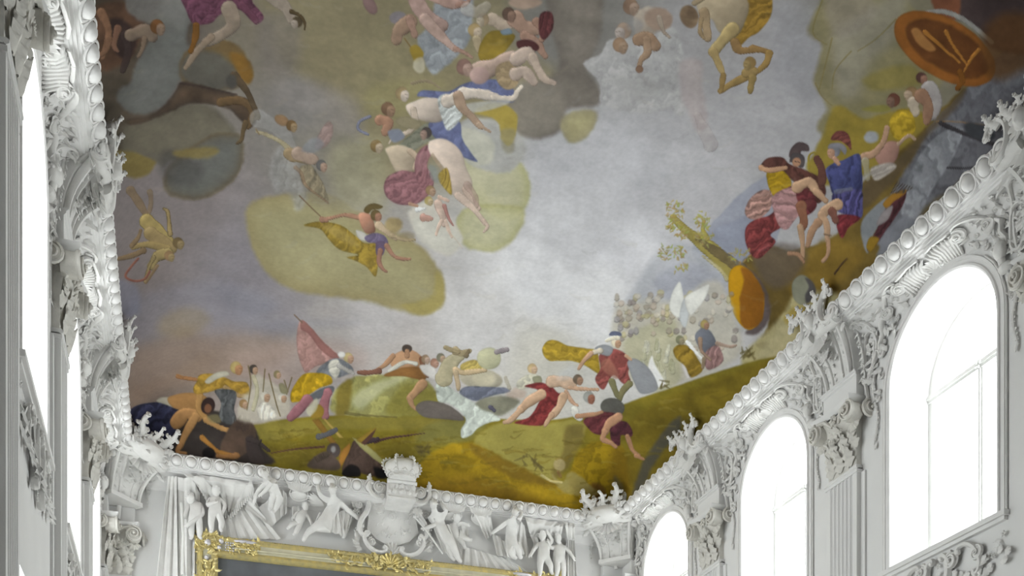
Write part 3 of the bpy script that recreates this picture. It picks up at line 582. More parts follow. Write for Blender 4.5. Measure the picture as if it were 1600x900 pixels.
# crowd by the shield
for (x, y, r, s_, h_, d) in ((1441, 123, 9, (150, 106, 86), (92, 60, 52), .3), (1422, 148, 11, (166, 142, 118), (140, 110, 74), -.4), (1394, 158, 11, (120, 90, 74), (104, 62, 46), -.5)): H(x, y, r, s_, h_, d)
S((150, 142, 140), 26, 18, '1452,140 1462,158 1456,180'); S((168, 152, 132), 18, 14, '1426,160 1430,176'); S((140, 104, 80), 22, 12, '1440,150 1450,165 1448,190'); B((124, 118, 60), '1346,170 1380,164 1392,172 1370,176', 2)
B((160, 134, 40), '1390,190 1404,172 1424,176 1430,204 1412,218 1396,214', 1.3, fold=(80, 12, .12)); B((156, 114, 100), '1366,240 1384,222 1404,224 1400,250 1380,262', 1.5, lit=.2); S((160, 124, 98), 12, 8, '1350,244 1366,240 1380,222 1386,200', line=.12); B((150, 140, 132), '1362,262 1390,254 1400,262 1372,282 1362,275', 2, fold=(60, 6, .1)); E((136, 138, 144), 1362, 214, 11, 9, soft=3); S((158, 130, 110), 6, 4, '1404,225 1420,212 1430,218'); S((150, 144, 126), 12, 8, '1352,252 1356,280', op=.7)
# two seated warriors
B((84, 48, 40), '1188,264 1198,248 1222,246 1234,256 1256,264 1284,280 1290,302 1278,318 1258,300 1236,280 1214,266', 1.3, fold=(30, 12, .15)); B((150, 122, 28), '1198,270 1222,266 1236,282 1232,296 1214,308 1204,300', 1.3, fold=(70, 10, .15)); S((166, 126, 94), 9, 7, '1190,262 1204,266 1228,262'); B((78, 62, 62), '1234,246 1236,232 1248,222 1262,226 1264,236 1252,236 1250,244', 1.2, var=.3); B((72, 64, 66), '1234,252 1238,240 1252,240 1258,250 1254,262 1238,254', 1.2); E((160, 116, 86), 1245, 253, 7, 7, soft=1); S((60, 44, 40), 1.2, 1, '1242,252 1250,254', sh=0)
B((122, 46, 46), '1164,375 1166,355 1182,342 1200,338 1214,330 1222,352 1204,366 1212,378 1196,396 1184,404 1172,396', 1.3, fold=(50, 10, .24)); B((160, 118, 106), '1164,326 1176,306 1194,296 1206,302 1204,326 1186,342 1168,340', 1.3, fold=(70, 8, .22)); B((98, 38, 42), '1232,292 1262,296 1276,318 1266,334 1248,338 1240,320', 1.3, fold=(60, 10, .2)); B((162, 116, 116), '1206,310 1222,296 1240,294 1246,312 1252,330 1240,346 1230,358 1218,354 1210,334', 1.3, fold=(100, 9, .16))
S((174, 138, 106), 18, 12, '1246,292 1264,284 1276,300', line=.1); S((172, 136, 104), 12, 8, '1274,298 1284,308 1290,314'); S((126, 82, 58), 16, 11, '1252,322 1256,344 1254,356'); S((170, 134, 102), 10, 6, '1250,354 1254,380 1254,402', line=.1); S((150, 112, 84), 7, 5, '1234,396 1248,398 1256,410')
B((58, 66, 132), '1290,266 1304,254 1318,250 1342,240 1346,262 1346,300 1322,308 1302,304 1296,286', 1.3, fold=(10, 14, .16), lit=.2); B((66, 60, 124), '1302,302 1344,296 1348,322 1346,340 1330,338 1306,328', 1.3, fold=(15, 7, .28)); B((118, 36, 44), '1310,336 1344,340 1326,356 1316,372 1308,356', 1.3, fold=(40, 8, .2)); S((104, 110, 128), 8, 6, '1306,300 1330,296', op=.6)
H(1301, 238, 10, (170, 128, 102), (116, 116, 128), -.7); B((124, 122, 132), '1294,232 1298,224 1314,224 1322,232 1320,242 1310,232', 1.2); B((108, 54, 48), '1298,218 1306,206 1320,206 1328,216 1330,234 1322,226 1312,220', 1.2, fold=(60, 6, .2)); S((172, 130, 104), 8, 7, '1304,248 1310,256')
S((176, 140, 108), 18, 13, '1308,320 1290,328 1284,340', line=.1); S((174, 138, 106), 13, 7, '1284,336 1292,352 1292,376', line=.1); S((170, 132, 100), 7, 5, '1294,376 1294,396 1286,408', line=.1); S((120, 96, 76), 3, 2, '1288,366 1298,368'); S((160, 122, 92), 14, 8, '1278,348 1268,362 1262,384', line=.1); S((118, 74, 60), 14, 9, '1300,330 1306,345')
S((132, 116, 42), 4, 2, '1264,262 1264,244 1272,238 1276,244'); S((92, 56, 46), 10, 14, '1276,248 1284,264 1284,284')
# tree and golden shield in the middle right
S((140, 128, 66), 10, 30, '1052,340 1072,360 1095,378 1120,398 1146,428', sh=.25); S((96, 82, 58), 8, 20, '1090,374 1118,392 1158,420', op=.75, sh=.2); S((168, 156, 110), 4, 8, '1098,400 1124,420 1136,436', op=.8); S((150, 138, 74), 5, 9, '1100,345 1098,358 1104,372')
tr = random.Random(3)
for (x, y, rx, ry, n_) in ((1055, 330, 14, 18, 40), (1052, 352, 10, 12, 22), (1097, 346, 12, 16, 34), (1050, 395, 22, 14, 42), (1068, 365, 12, 10, 20), (1062, 418, 12, 8, 14), (1100, 372, 16, 12, 30), (1160, 400, 18, 16, 26)):
    for k in range(n_):
        a = tr.uniform(0, 6.28); q = math.sqrt(tr.random()); px_, py_ = x+rx*q*math.cos(a), y+ry*q*math.sin(a); b_ = tr.uniform(0, 6.28)
        S((150+tr.randint(-14, 14), 138+tr.randint(-14, 14), 72+tr.randint(-12, 20)), 3, 1.2, '%f,%f %f,%f' % (px_, py_, px_+5*math.cos(b_), py_+5*math.sin(b_)), op=.8, sh=.1)
B((88, 74, 74), '1150,412 1172,422 1190,440 1204,475 1200,500 1180,524 1165,520 1185,500 1188,470 1170,435', 3, op=.9)
B((178, 132, 18), '1138,440 1142,422 1156,414 1172,424 1186,444 1194,470 1190,496 1176,514 1162,512 1148,494 1140,468', 1.3, var=.06, wob=False); B((132, 84, 16), '1158,418 1174,426 1188,446 1195,470 1190,498 1176,513 1160,508 1156,470 1162,440', 2.5, var=.1)
# distant crowd
B((172, 166, 150), '958,495 968,478 1005,470 1060,470 1100,440 1130,445 1150,500 1160,530 1150,560 1090,590 1010,610 960,560', 7, var=.10, op=.85); B((164, 160, 128), '975,530 1010,508 1050,495 1062,540 1060,600 1010,612 985,580', 5, var=.1, op=.8)
for k in range(110):
    x = tr.uniform(962, 1150); y = 470+(x-962)*-.12+tr.uniform(-10, 62) if x < 1060 else tr.uniform(455, 545)
    c = tr.choice(((178, 160, 142), (190, 182, 166), (158, 146, 128), (150, 144, 148), (176, 166, 120), (138, 126, 122))); E(c, x, y, tr.uniform(3, 6), tr.uniform(3, 7), soft=1.5, op=.75); S([q*.68 for q in c], 1.4, 1, '%f,%f %f,%f %f,%f' % (x-4, y+3, x, y+5, x+4, y+2), op=.6, sh=0)
for k in range(26):
    x, y = tr.uniform(1000, 1055), tr.uniform(528, 592); c = tr.choice(((172, 170, 138), (188, 186, 168), (156, 154, 118))); S(c, 5, 8, '%f,%f %f,%f' % (x, y, x+tr.uniform(-4, 4), y+14), op=.6)
B((196, 196, 190), '1046,482 1050,458 1062,440 1068,462 1070,490 1058,496', 1.3, wob=False); B((176, 180, 182), '1066,472 1080,462 1072,510 1062,500', 1.5); B((198, 197, 190), '1070,466 1090,452 1108,444 1104,462 1092,480 1078,492', 1.3, wob=False); B((206, 204, 202), '1018,556 1024,570 1040,600 1026,604 1012,580', 2); B((196, 190, 190), '1064,566 1072,590 1078,588 1070,560', 1.5)
B((132, 108, 40), '1052,546 1062,538 1078,542 1090,560 1098,578 1080,590 1070,572 1056,560', 1.3, fold=(50, 9, .15)); H(1064, 532, 7, (150, 138, 110), (120, 120, 92), .4); S((206, 206, 204), 6, 3, '1074,534 1086,548 1096,560')
B((100, 104, 116), '1086,526 1098,512 1112,520 1120,540 1116,556 1098,552', 1.3, lit=.2); B((142, 104, 102), '1104,548 1122,540 1130,564 1108,578 1100,566', 1.3, fold=(20, 6, .15)); S((150, 122, 100), 7, 4, '1094,530 1096,548 1110,562'); S((150, 126, 110), 6, 4, '1120,536 1140,542 1150,540'); H(1102, 508, 7, (160, 122, 96), (158, 140, 84), .7); S((134, 116, 92), 6, 5, '1100,560 1098,574')
# --- the meadow
hill = '195,668 260,655 340,655 395,664 430,657 500,650 600,648 680,648 745,652 790,655 860,656 900,650 950,640 1000,622 1050,606 1100,588 1150,572 1198,560 1240,560 1240,640 1000,840 700,840 190,740'
B((120, 108, 36), hill, 2, var=.22); B((136, 126, 62), '400,664 520,654 650,652 700,662 640,672 520,672 420,690', 5, op=.6, var=.15); B((100, 88, 34), '400,700 520,690 640,690 640,740 400,720', 14, op=.5)
B((146, 142, 84), '528,648 524,612 552,590 600,584 650,590 672,600 684,625 676,648', 3, var=.16, fold=(20, 60, .10)); B((176, 176, 134), '548,628 572,604 612,588 640,590 600,610 566,640', 6, op=.8); B((120, 112, 46), '606,648 620,610 640,600 680,610 684,648', 7, op=.7)
B((120, 104, 40), '524,648 530,605 545,592 550,610 540,648', 4, op=.8); S((96, 86, 48), 6, 2, '540,645 560,648 620,652', op=.6)
B((122, 118, 64), '668,665 720,655 760,660 740,684 700,694 650,690', 6, op=.8)
B((150, 124, 30), '628,758 660,720 690,700 735,690 765,705 800,725 850,742 900,772 940,805 700,840 620,790', 3, var=.22, fold=(80, 50, .06)); B((110, 84, 24), '640,770 720,745 800,760 860,800 760,830', 12, op=.55); B((104, 82, 30), '735,692 765,705 850,742 870,760 800,745 745,712', 4, op=.6)
B((148, 138, 68), '742,690 765,668 795,660 860,660 900,654 916,666 905,690 880,720 862,748 820,732 780,712', 3, var=.10); B((112, 98, 48), '884,668 912,664 905,700 882,735 868,748 862,735 880,705', 4, op=.8)
B((140, 116, 26), '888,748 905,706 930,690 965,692 978,710 984,745 978,790 940,800 900,780', 3, var=.10, fold=(0, 60, .10)); B((98, 76, 20), '960,700 990,720 1000,790 960,800 950,760', 9, op=.6)
B((112, 96, 30), '985,660 1040,625 1110,596 1190,566 1230,566 1150,640 1060,720 1000,790 985,745', 7, op=.8, var=.25); B((76, 74, 68), '1046,662 1064,650 1060,680 1034,705 1012,745 996,785 990,770 1004,725 1025,690', 4, op=.85); B((74, 68, 50), '960,745 972,755 982,795 968,795', 4, op=.8); B((96, 66, 34), '925,755 945,765 938,800 925,790', 5, op=.7)
for k in range(46):
    a = tr.uniform(0, 6.28); x, y = tr.choice(((1172, 552), (1168, 556), (1040, 600), (828, 722), (812, 718), (838, 728), (660, 705)))
    S((92, 82, 44), 4, 1.5, '%f,%f %f,%f' % (x+tr.uniform(-12, 12), y+tr.uniform(-8, 8), x+tr.uniform(-14, 14), y+tr.uniform(-14, 8)), op=.6, sh=.1)
B((150, 138, 84), '862,742 880,752 888,738 898,738 920,756 935,770 915,776 880,768', 2.5, op=.8); S((182, 168, 112), 4, 3, '846,742 862,752 878,754'); E((160, 144, 96), 874, 726, 9, 10, soft=2, var=.3); S((120, 92, 52), 5, 5, '872,738 876,745', op=.8)
for k in range(260):                           # brushwork of the meadow
    x = tr.uniform(420, 1180); top = 665 if x < 900 else 665-(x-900)*.33; bot = 700+(x-250)*.14; y = tr.uniform(top+6, max(top+12, bot)); c = tr.choice(((134, 120, 44), (96, 84, 26), (146, 132, 60), (112, 92, 24), (84, 72, 26)))
    S(c, tr.uniform(3, 7), 1.5, '%f,%f %f,%f %f,%f' % (x, y, x+tr.uniform(5, 14), y+tr.uniform(-3, 3), x+tr.uniform(14, 30), y+tr.uniform(-7, 5)), op=.30, sh=0)
for k in range(150):                           # broken strokes on the clouds and the sky
    x, y = tr.uniform(180, 1250), tr.uniform(0, 540); L_ = tr.uniform(12, 40); a = tr.uniform(-.6, .5); c = tr.choice(((176, 172, 164), (96, 92, 88), (158, 146, 112), (150, 150, 160)))
    S(c, 2, tr.uniform(4, 10), '%f,%f %f,%f %f,%f' % (x, y, x+L_*math.cos(a)*.5, y+L_*math.sin(a)*.5+3, x+L_*math.cos(a), y+L_*math.sin(a)), op=.07, sh=0)
# lower left: stooping man, dark ground
B((54, 47, 44), '200,660 250,640 330,640 370,655 398,672 410,700 424,726 300,722 200,740 190,690', 3, var=.3)
B((52, 54, 92), '203,645 216,633 245,628 274,632 292,650 276,672 262,684 240,684 218,668', 1.5, fold=(50, 14, .2)); B((178, 170, 150), '244,626 256,620 276,624 288,634 276,638 258,632', 1.3)
B((158, 116, 66), '262,622 285,614 304,614 322,620 332,640 318,650 296,642 272,638', 1.5, lit=.2, rim=.12); S((166, 122, 72), 22, 17, '276,660 290,646 308,650', line=.1); S((164, 122, 72), 15, 9, '306,650 292,674 282,696', line=.12); S((160, 116, 70), 9, 5, '282,696 278,706 290,708'); S((164, 124, 70), 13, 9, '312,618 312,640 326,658', line=.12); S((164, 124, 72), 9, 7, '322,656 344,668 364,674', line=.12); S((160, 116, 70), 6, 4, '362,672 372,678'); E((52, 36, 34), 325, 634, 11, 13, a=20, soft=1.2); E((118, 78, 52), 325, 638, 6, 7, soft=1)
S((158, 110, 66), 7, 5, '278,588 288,591 312,594'); S((150, 104, 62), 2, 1.5, '286,590 276,585'); B((156, 124, 48), '308,596 312,586 332,584 352,590 366,596 386,598 390,618 374,618 354,606 330,612 308,616 302,608', 1.3, fold=(60, 12, .14)); B((176, 170, 150), '334,584 352,580 358,586 340,592 326,600 320,596', 1.3); H(371, 576, 10, (172, 124, 84), (168, 148, 92), .7); S((156, 128, 84), 8, 6, '352,606 372,618 386,620')
B((80, 82, 84), '336,610 368,612 366,640 370,660 352,662 342,650 346,630', 1.3, fold=(10, 9, .2)); B((128, 118, 78), '324,650 340,648 345,660 330,660', 2, op=.7)
B((82, 64, 52), '356,672 366,660 382,654 396,664 400,682 388,706 360,716 344,700', 2, var=.3); B((62, 52, 50), '384,690 396,682 412,718 414,724 392,722', 2)
for k in range(24): a = -PI/2+tr.uniform(-.7, .7); x, y = 380+tr.uniform(-10, 8), 668+tr.uniform(-4, 6); S((66, 52, 44), 2, 1, '%f,%f %f,%f' % (x, y, x+16*math.cos(a), y+16*math.sin(a)), sh=0)
S((62, 52, 50), 9, 5, '388,686 404,692 420,704'); S((54, 46, 44), 5, 3, '404,694 408,688'); S((160, 112, 48), 8, 5, '316,684 330,696 342,706 372,712', sh=.2); E((28, 24, 26), 326, 708, 10, 9, soft=1.5); S((146, 104, 60), 6, 10, '340,712 356,714 370,712')
# spearmen
B((176, 168, 150), '372,655 378,626 392,610 400,585 412,590 430,600 448,610 452,640 440,654 400,662', 4, var=.12, op=.85)
for (x, y, r, hc) in ((397, 578, 7, (76, 66, 58)), (382, 632, 7, (140, 110, 70)), (415, 620, 8, (190, 184, 168)), (434, 586, 6, (128, 116, 80)), (442, 622, 7, (188, 182, 168))): H(x, y, r, (178, 142, 112), hc, .3)
for q in ('388,572 392,600 386,640', '414,577 411,612', '420,584 432,632 438,650', '444,594 450,612', '456,590 448,616'): S((110, 96, 66), 2, 1.6, q, sh=0)
B((196, 190, 176), '402,640 410,628 424,634 432,652 408,656', 1.5, fold=(20, 6, .1)); B((134, 128, 96), '436,600 444,600 450,614 440,614', 1.3); S((172, 166, 128), 7, 6, '396,588 402,610 396,640', op=.7)
# standard bearer
B((168, 124, 116), '466,508 472,500 486,512 502,530 520,546 530,558 516,566 494,572 480,582 474,578 466,556 463,530', 1.3, fold=(52, 15, .10)); B((138, 86, 80), '472,500 486,512 505,534 530,557 520,560 500,545 482,522 470,514', 1.3, op=.8); S((110, 88, 70), 2, 2, '460,492 472,504', sh=0)
B((116, 120, 128), '494,582 506,568 524,560 542,566 552,580 540,586 524,590 508,586', 1.3, fold=(40, 12, .12)); B((192, 188, 174), '514,566 528,562 532,576 524,592 514,580', 1.3, fold=(70, 6, .12)); S((160, 156, 150), 8, 5, '530,572 545,580 552,584'); H(546, 560, 8, (178, 140, 112), (176, 158, 108), .7); E((196, 194, 190), 534, 554, 6, 5, soft=1.2)
B((170, 138, 32), '454,616 462,598 476,584 500,583 516,588 518,600 500,606 484,616 472,626 456,628', 1.3, fold=(30, 14, .15), rim=.1); B((96, 100, 106), '476,624 500,608 520,604 520,614 500,622 486,626', 1.3); S((158, 96, 104), 15, 13, '512,614 506,632 508,650', sh=.25); S((154, 94, 104), 18, 14, '480,626 466,640 454,652', sh=.25); B((150, 122, 46), '486,652 496,632 506,640 502,652', 1.5); B((184, 180, 150), '478,640 494,622 496,636 486,650', 2, op=.8)
# seated man from behind
B((174, 132, 96), '610,560 622,550 636,546 650,550 660,560 658,572 640,576 614,574', 1.3, lit=.15, rim=.1); S((170, 128, 94), 9, 6, '614,556 602,570 590,578'); S((126, 84, 66), 9, 6, '592,580 576,582 560,582'); E((74, 62, 54), 636, 545, 8, 6.5, soft=1.2); S((168, 126, 92), 7, 9, '636,549 636,556'); S((186, 184, 172), 7, 6, '608,580 632,566 650,568', sh=.15); B((132, 92, 46), '602,584 630,574 656,574 666,586 660,594 630,588 604,588', 1.3, var=.15); S((116, 76, 52), 8, 5, '658,560 662,576 668,588'); S((170, 130, 92), 15, 10, '660,600 648,614 640,622', line=.1); S((168, 128, 92), 9, 5, '640,622 644,634 652,640', line=.1)
# white banner, horse, riders
B((108, 98, 92), '650,640 654,630 668,626 692,630 712,640 726,656 700,656 664,652', 1.3, var=.2); B((178, 186, 176), '682,598 696,600 716,614 744,630 768,644 782,656 766,660 748,668 736,680 722,684 720,672 728,656 716,640 700,630 684,626', 1.3, fold=(40, 16, .09), rim=.08)
H(666, 562, 7, (176, 148, 128), (140, 116, 92), .4); H(680, 568, 7, (170, 130, 110), (150, 110, 90), .4); H(690, 560, 7, (170, 142, 116), (112, 108, 90), .3); B((190, 186, 182), '656,570 678,574 680,592 662,584', 2)
S((166, 156, 124), 28, 18, '694,590 702,570 718,556', sh=.12); S((156, 140, 106), 13, 8, '712,548 722,552 734,548', sh=.2); S((150, 134, 100), 8, 6, '696,543 706,547 716,550'); S((128, 112, 84), 8, 5, '728,556 732,548')
E((154, 146, 126), 752, 592, 34, 16, 6, soft=2, lit=.2); E((176, 168, 142), 756, 592, 20, 12, soft=5); B((102, 108, 130), '718,612 730,604 760,604 790,606 796,612 770,618 744,626 726,620', 1.5, fold=(80, 9, .12)); B((176, 156, 84), '720,570 738,562 756,568 760,578 738,584 722,582', 1.3, fold=(60, 8, .16)); S((184, 160, 122), 10, 7, '712,578 726,582 758,578'); S((172, 150, 118), 9, 6, '712,582 716,600 716,608'); E((168, 166, 132), 764, 560, 19, 17, soft=1.5, lit=.15); S((140, 128, 132), 8, 8, '776,550 792,546')
B((120, 118, 100), '744,628 770,618 800,620 812,628 800,640 780,650 764,644', 3, var=.25); S((90, 86, 110), 7, 5, '766,636 772,642'); B((176, 150, 132), '790,615 806,606 822,612 818,622 800,622', 4, op=.7); S((150, 142, 122), 6, 6, '790,590 796,606', op=.7)
H(833, 577, 8, (182, 152, 122), (170, 146, 104), .6); B((180, 176, 156), '808,596 824,586 840,586 844,600 826,606 810,608', 1.5, fold=(40, 9, .1)); B((136, 134, 108), '832,590 844,588 846,598 836,600', 1.3)
# running man with the red cloak
B((126, 40, 40), '820,604 830,600 846,598 862,604 872,614 884,614 878,628 866,636 856,652 848,664 822,664 804,660 826,652 838,636 846,618 838,608', 1.3, fold=(50, 13, .18)); S((188, 156, 128), 18, 20, '862,596 878,596 892,600', sh=.18); H(904, 594, 8, (160, 122, 96), (110, 92, 74), .6); S((184, 146, 116), 7, 5, '890,606 912,608 934,609', line=.1); S((186, 146, 116), 7, 5, '884,612 894,628 902,634')
S((184, 148, 116), 18, 12, '846,616 826,628 814,640', line=.1); S((182, 146, 114), 11, 6, '814,640 798,656 788,660', line=.1); S((186, 150, 118), 14, 10, '880,620 874,636 862,650', line=.1); S((182, 144, 112), 9, 6, '862,648 852,664')
# warrior with the grey shield
B((158, 132, 44), '850,556 848,544 856,532 870,532 888,540 914,544 932,548 936,566 936,584 916,572 894,564 872,564 858,564', 1.3, fold=(85, 12, .14)); B((172, 176, 182), '870,590 890,570 900,580 890,592', 6, op=.4)
B((138, 66, 60), '936,556 948,546 964,546 980,556 984,572 982,584 988,602 974,600 958,586 944,608 934,602 930,590 938,576', 1.3, fold=(70, 12, .22)); B((166, 108, 84), '938,568 952,560 966,584 962,592 944,580', 2, op=.6); B((132, 134, 140), '930,544 944,538 958,544 952,556 936,552', 1.3); S((184, 172, 152), 9, 6, '938,548 924,552'); S((182, 142, 112), 8, 5, '924,552 912,564 904,576', line=.1)
H(964, 536, 8, (178, 138, 108), (190, 180, 156), .7); B((86, 96, 132), '952,524 956,518 968,518 972,524 964,524', 1); S((196, 188, 168), 6, 6, '948,532 958,528 966,528')
B((136, 138, 144), '980,566 990,560 1006,568 1020,584 1028,606 1016,614 1000,614 990,596 984,580', 1.3, var=.06, wob=False, rim=.1); S((180, 140, 108), 5, 4, '978,556 986,562'); S((118, 114, 78), 10, 8, '956,596 962,612 966,620'); S((118, 112, 76), 12, 8, '984,600 974,610 968,624')
# seated man in maroon
E((92, 90, 84), 957, 636, 19, 14, 10, soft=1.3, var=.15); B((104, 44, 50), '912,656 930,646 952,644 966,650 960,668 944,678 930,678 918,668', 1.3, fold=(40, 12, .18)); B((84, 38, 50), '954,668 966,658 980,660 988,674 986,682 970,680 968,696 956,690', 1.3, fold=(60, 10, .2)); S((178, 132, 98), 16, 11, '966,652 952,662 946,674', line=.12); S((176, 130, 96), 10, 6, '946,674 942,686 954,692 962,698', line=.12); S((172, 126, 92), 8, 6, '980,682 988,702 998,712', line=.12); S((172, 126, 92), 6, 4, '994,712 1006,718'); H(922, 622, 9, (150, 96, 74), (140, 140, 134), .6); S((188, 186, 178), 13, 10, '898,640 900,648 906,652', sh=.15); S((176, 130, 96), 8, 6, '902,650 924,648 940,644')
# arms lying on the grass
S((86, 56, 44), 1.6, 3.5, '424,708 460,702 506,698', sh=0); S((80, 52, 48), 6, 1, '586,690 610,684 664,677', sh=.2); S((70, 54, 62), 9, 7, '568,692 590,686'); B((132, 100, 40), '488,656 498,654 520,684 542,716 530,716 514,690', 1, sm=False); B((178, 152, 76), '504,654 508,654 536,684 530,684', 1, sm=False); S((92, 92, 98), 9, 8, '498,682 512,678 524,672', sh=.1); B((160, 112, 44), '536,702 546,692 548,706 530,732 524,732', 1.2, sm=False)
E((76, 66, 64), 521, 704, 11, 12, soft=1.3, var=.2); E((140, 136, 134), 521, 702, 4, 5, soft=2); B((82, 68, 60), '480,728 494,712 512,706 530,722 528,734 500,734', 2, var=.25); B((80, 62, 54), '546,704 554,688 574,700 598,722 604,742 580,744 560,738 534,736', 1.3, fold=(40, 14, .12)); B((30, 26, 28), '534,738 546,726 560,730 562,744 540,744', 1.5); B((26, 24, 26), '584,730 606,736 606,746 590,746', 3)
B((156, 150, 96), '550,684 566,690 586,706 602,722 600,728 582,716 562,698', 1.1, sm=False); B((142, 116, 44), '556,688 574,676 588,668 582,680 566,694', 1.1, sm=False); B((88, 58, 48), '564,692 588,670 580,686 570,696', 1, sm=False)
for k in range(18): a = -PI/2+tr.uniform(-1, .8); S((74, 62, 52), 1.5, 1, '%f,%f %f,%f' % (496+k, 722-k*.5, 496+k+9*math.cos(a), 722-k*.5+9*math.sin(a)), sh=0)

# plaster wear and colour conversion
C *= (1+.05*NZ[3]+.03*NB)[:, None]
PAINT_GAIN = 1.17
C += .16*np.clip(C.mean(1)-130, 0, None)[:, None]
lin = np.where(C/255 <= .04045, C/255/12.92, ((np.clip(C, 0, 255)/255+.055)/1.055)**2.4)*PAINT_GAIN
lum = lin @ np.array([.2126, .7152, .0722]); yl = np.clip((np.minimum(lin[:, 0], lin[:, 1])-lin[:, 2])/np.maximum(lum, .01), 0, 1); bu = np.clip((lin[:, 2]-np.maximum(lin[:, 0], lin[:, 1]))/np.maximum(lum, .01), 0, 1); lin = lum[:, None]+(lin-lum[:, None])*(.76+.27*yl-.22*bu)[:, None]
lin = np.clip(lin, 0, .86)
nr, nc = XX.shape
me = bpy.data.meshes.new('ceiling'); co = np.stack([XX.ravel(), YY.ravel(), ZZ.ravel()], 1).astype(np.float32)
idx = np.arange(nr*nc).reshape(nr, nc); q = np.stack([idx[:-1, :-1], idx[1:, :-1], idx[1:, 1:], idx[:-1, 1:]], -1).reshape(-1, 4)
me.vertices.add(len(co)); me.vertices.foreach_set('co', co.ravel()); me.loops.add(q.size); me.loops.foreach_set('vertex_index', q.ravel().astype(np.int32))
me.polygons.add(len(q)); me.polygons.foreach_set('loop_start', np.arange(0, q.size, 4, dtype=np.int32)); me.polygons.foreach_set('use_smooth', np.ones(len(q), bool)); me.update()
at_ = me.color_attributes.new('paint', 'FLOAT_COLOR', 'POINT'); at_.data.foreach_set('color', np.concatenate([lin, np.ones((N_, 1))], 1).astype(np.float32).ravel())
fm = bpy.data.materials.new('fresco'); fm.use_nodes = True; n = fm.node_tree; b = n.nodes['Principled BSDF']; b.inputs['Roughness'].default_value = .85; b.inputs['Specular IOR Level'].default_value = .15
a_ = n.nodes.new('ShaderNodeAttribute'); a_.attribute_name = 'paint'; nz = n.nodes.new('ShaderNodeTexNoise'); nz.inputs['Scale'].default_value = 14; nz.inputs['Detail'].default_value = 6
tc = n.nodes.new('ShaderNodeTexCoord'); mr = n.nodes.new('ShaderNodeMapRange'); mr.inputs['To Min'].default_value = .86; mr.inputs['To Max'].default_value = 1.14; vm = n.nodes.new('ShaderNodeVectorMath'); vm.operation = 'SCALE'
n.links.new(tc.outputs['Object'], nz.inputs['Vector']); n.links.new(nz.outputs['Fac'], mr.inputs[0]); n.links.new(a_.outputs['Color'], vm.inputs[0]); n.links.new(mr.outputs[0], vm.inputs['Scale']); n.links.new(vm.outputs[0], b.inputs['Base Color'])
bp = n.nodes.new('ShaderNodeBump'); bp.inputs['Strength'].default_value = .12; bp.inputs['Distance'].default_value = .02; n.links.new(nz.outputs['Fac'], bp.inputs['Height']); n.links.new(bp.outputs[0], b.inputs['Normal'])
me.materials.append(fm)
ceil = bpy.data.objects.new('ceiling', me); COL.objects.link(ceil); ceil['kind'] = 'structure'; ceil['label'] = 'vaulted ceiling painted with a fresco of clouds, floating figures and a meadow with warriors'
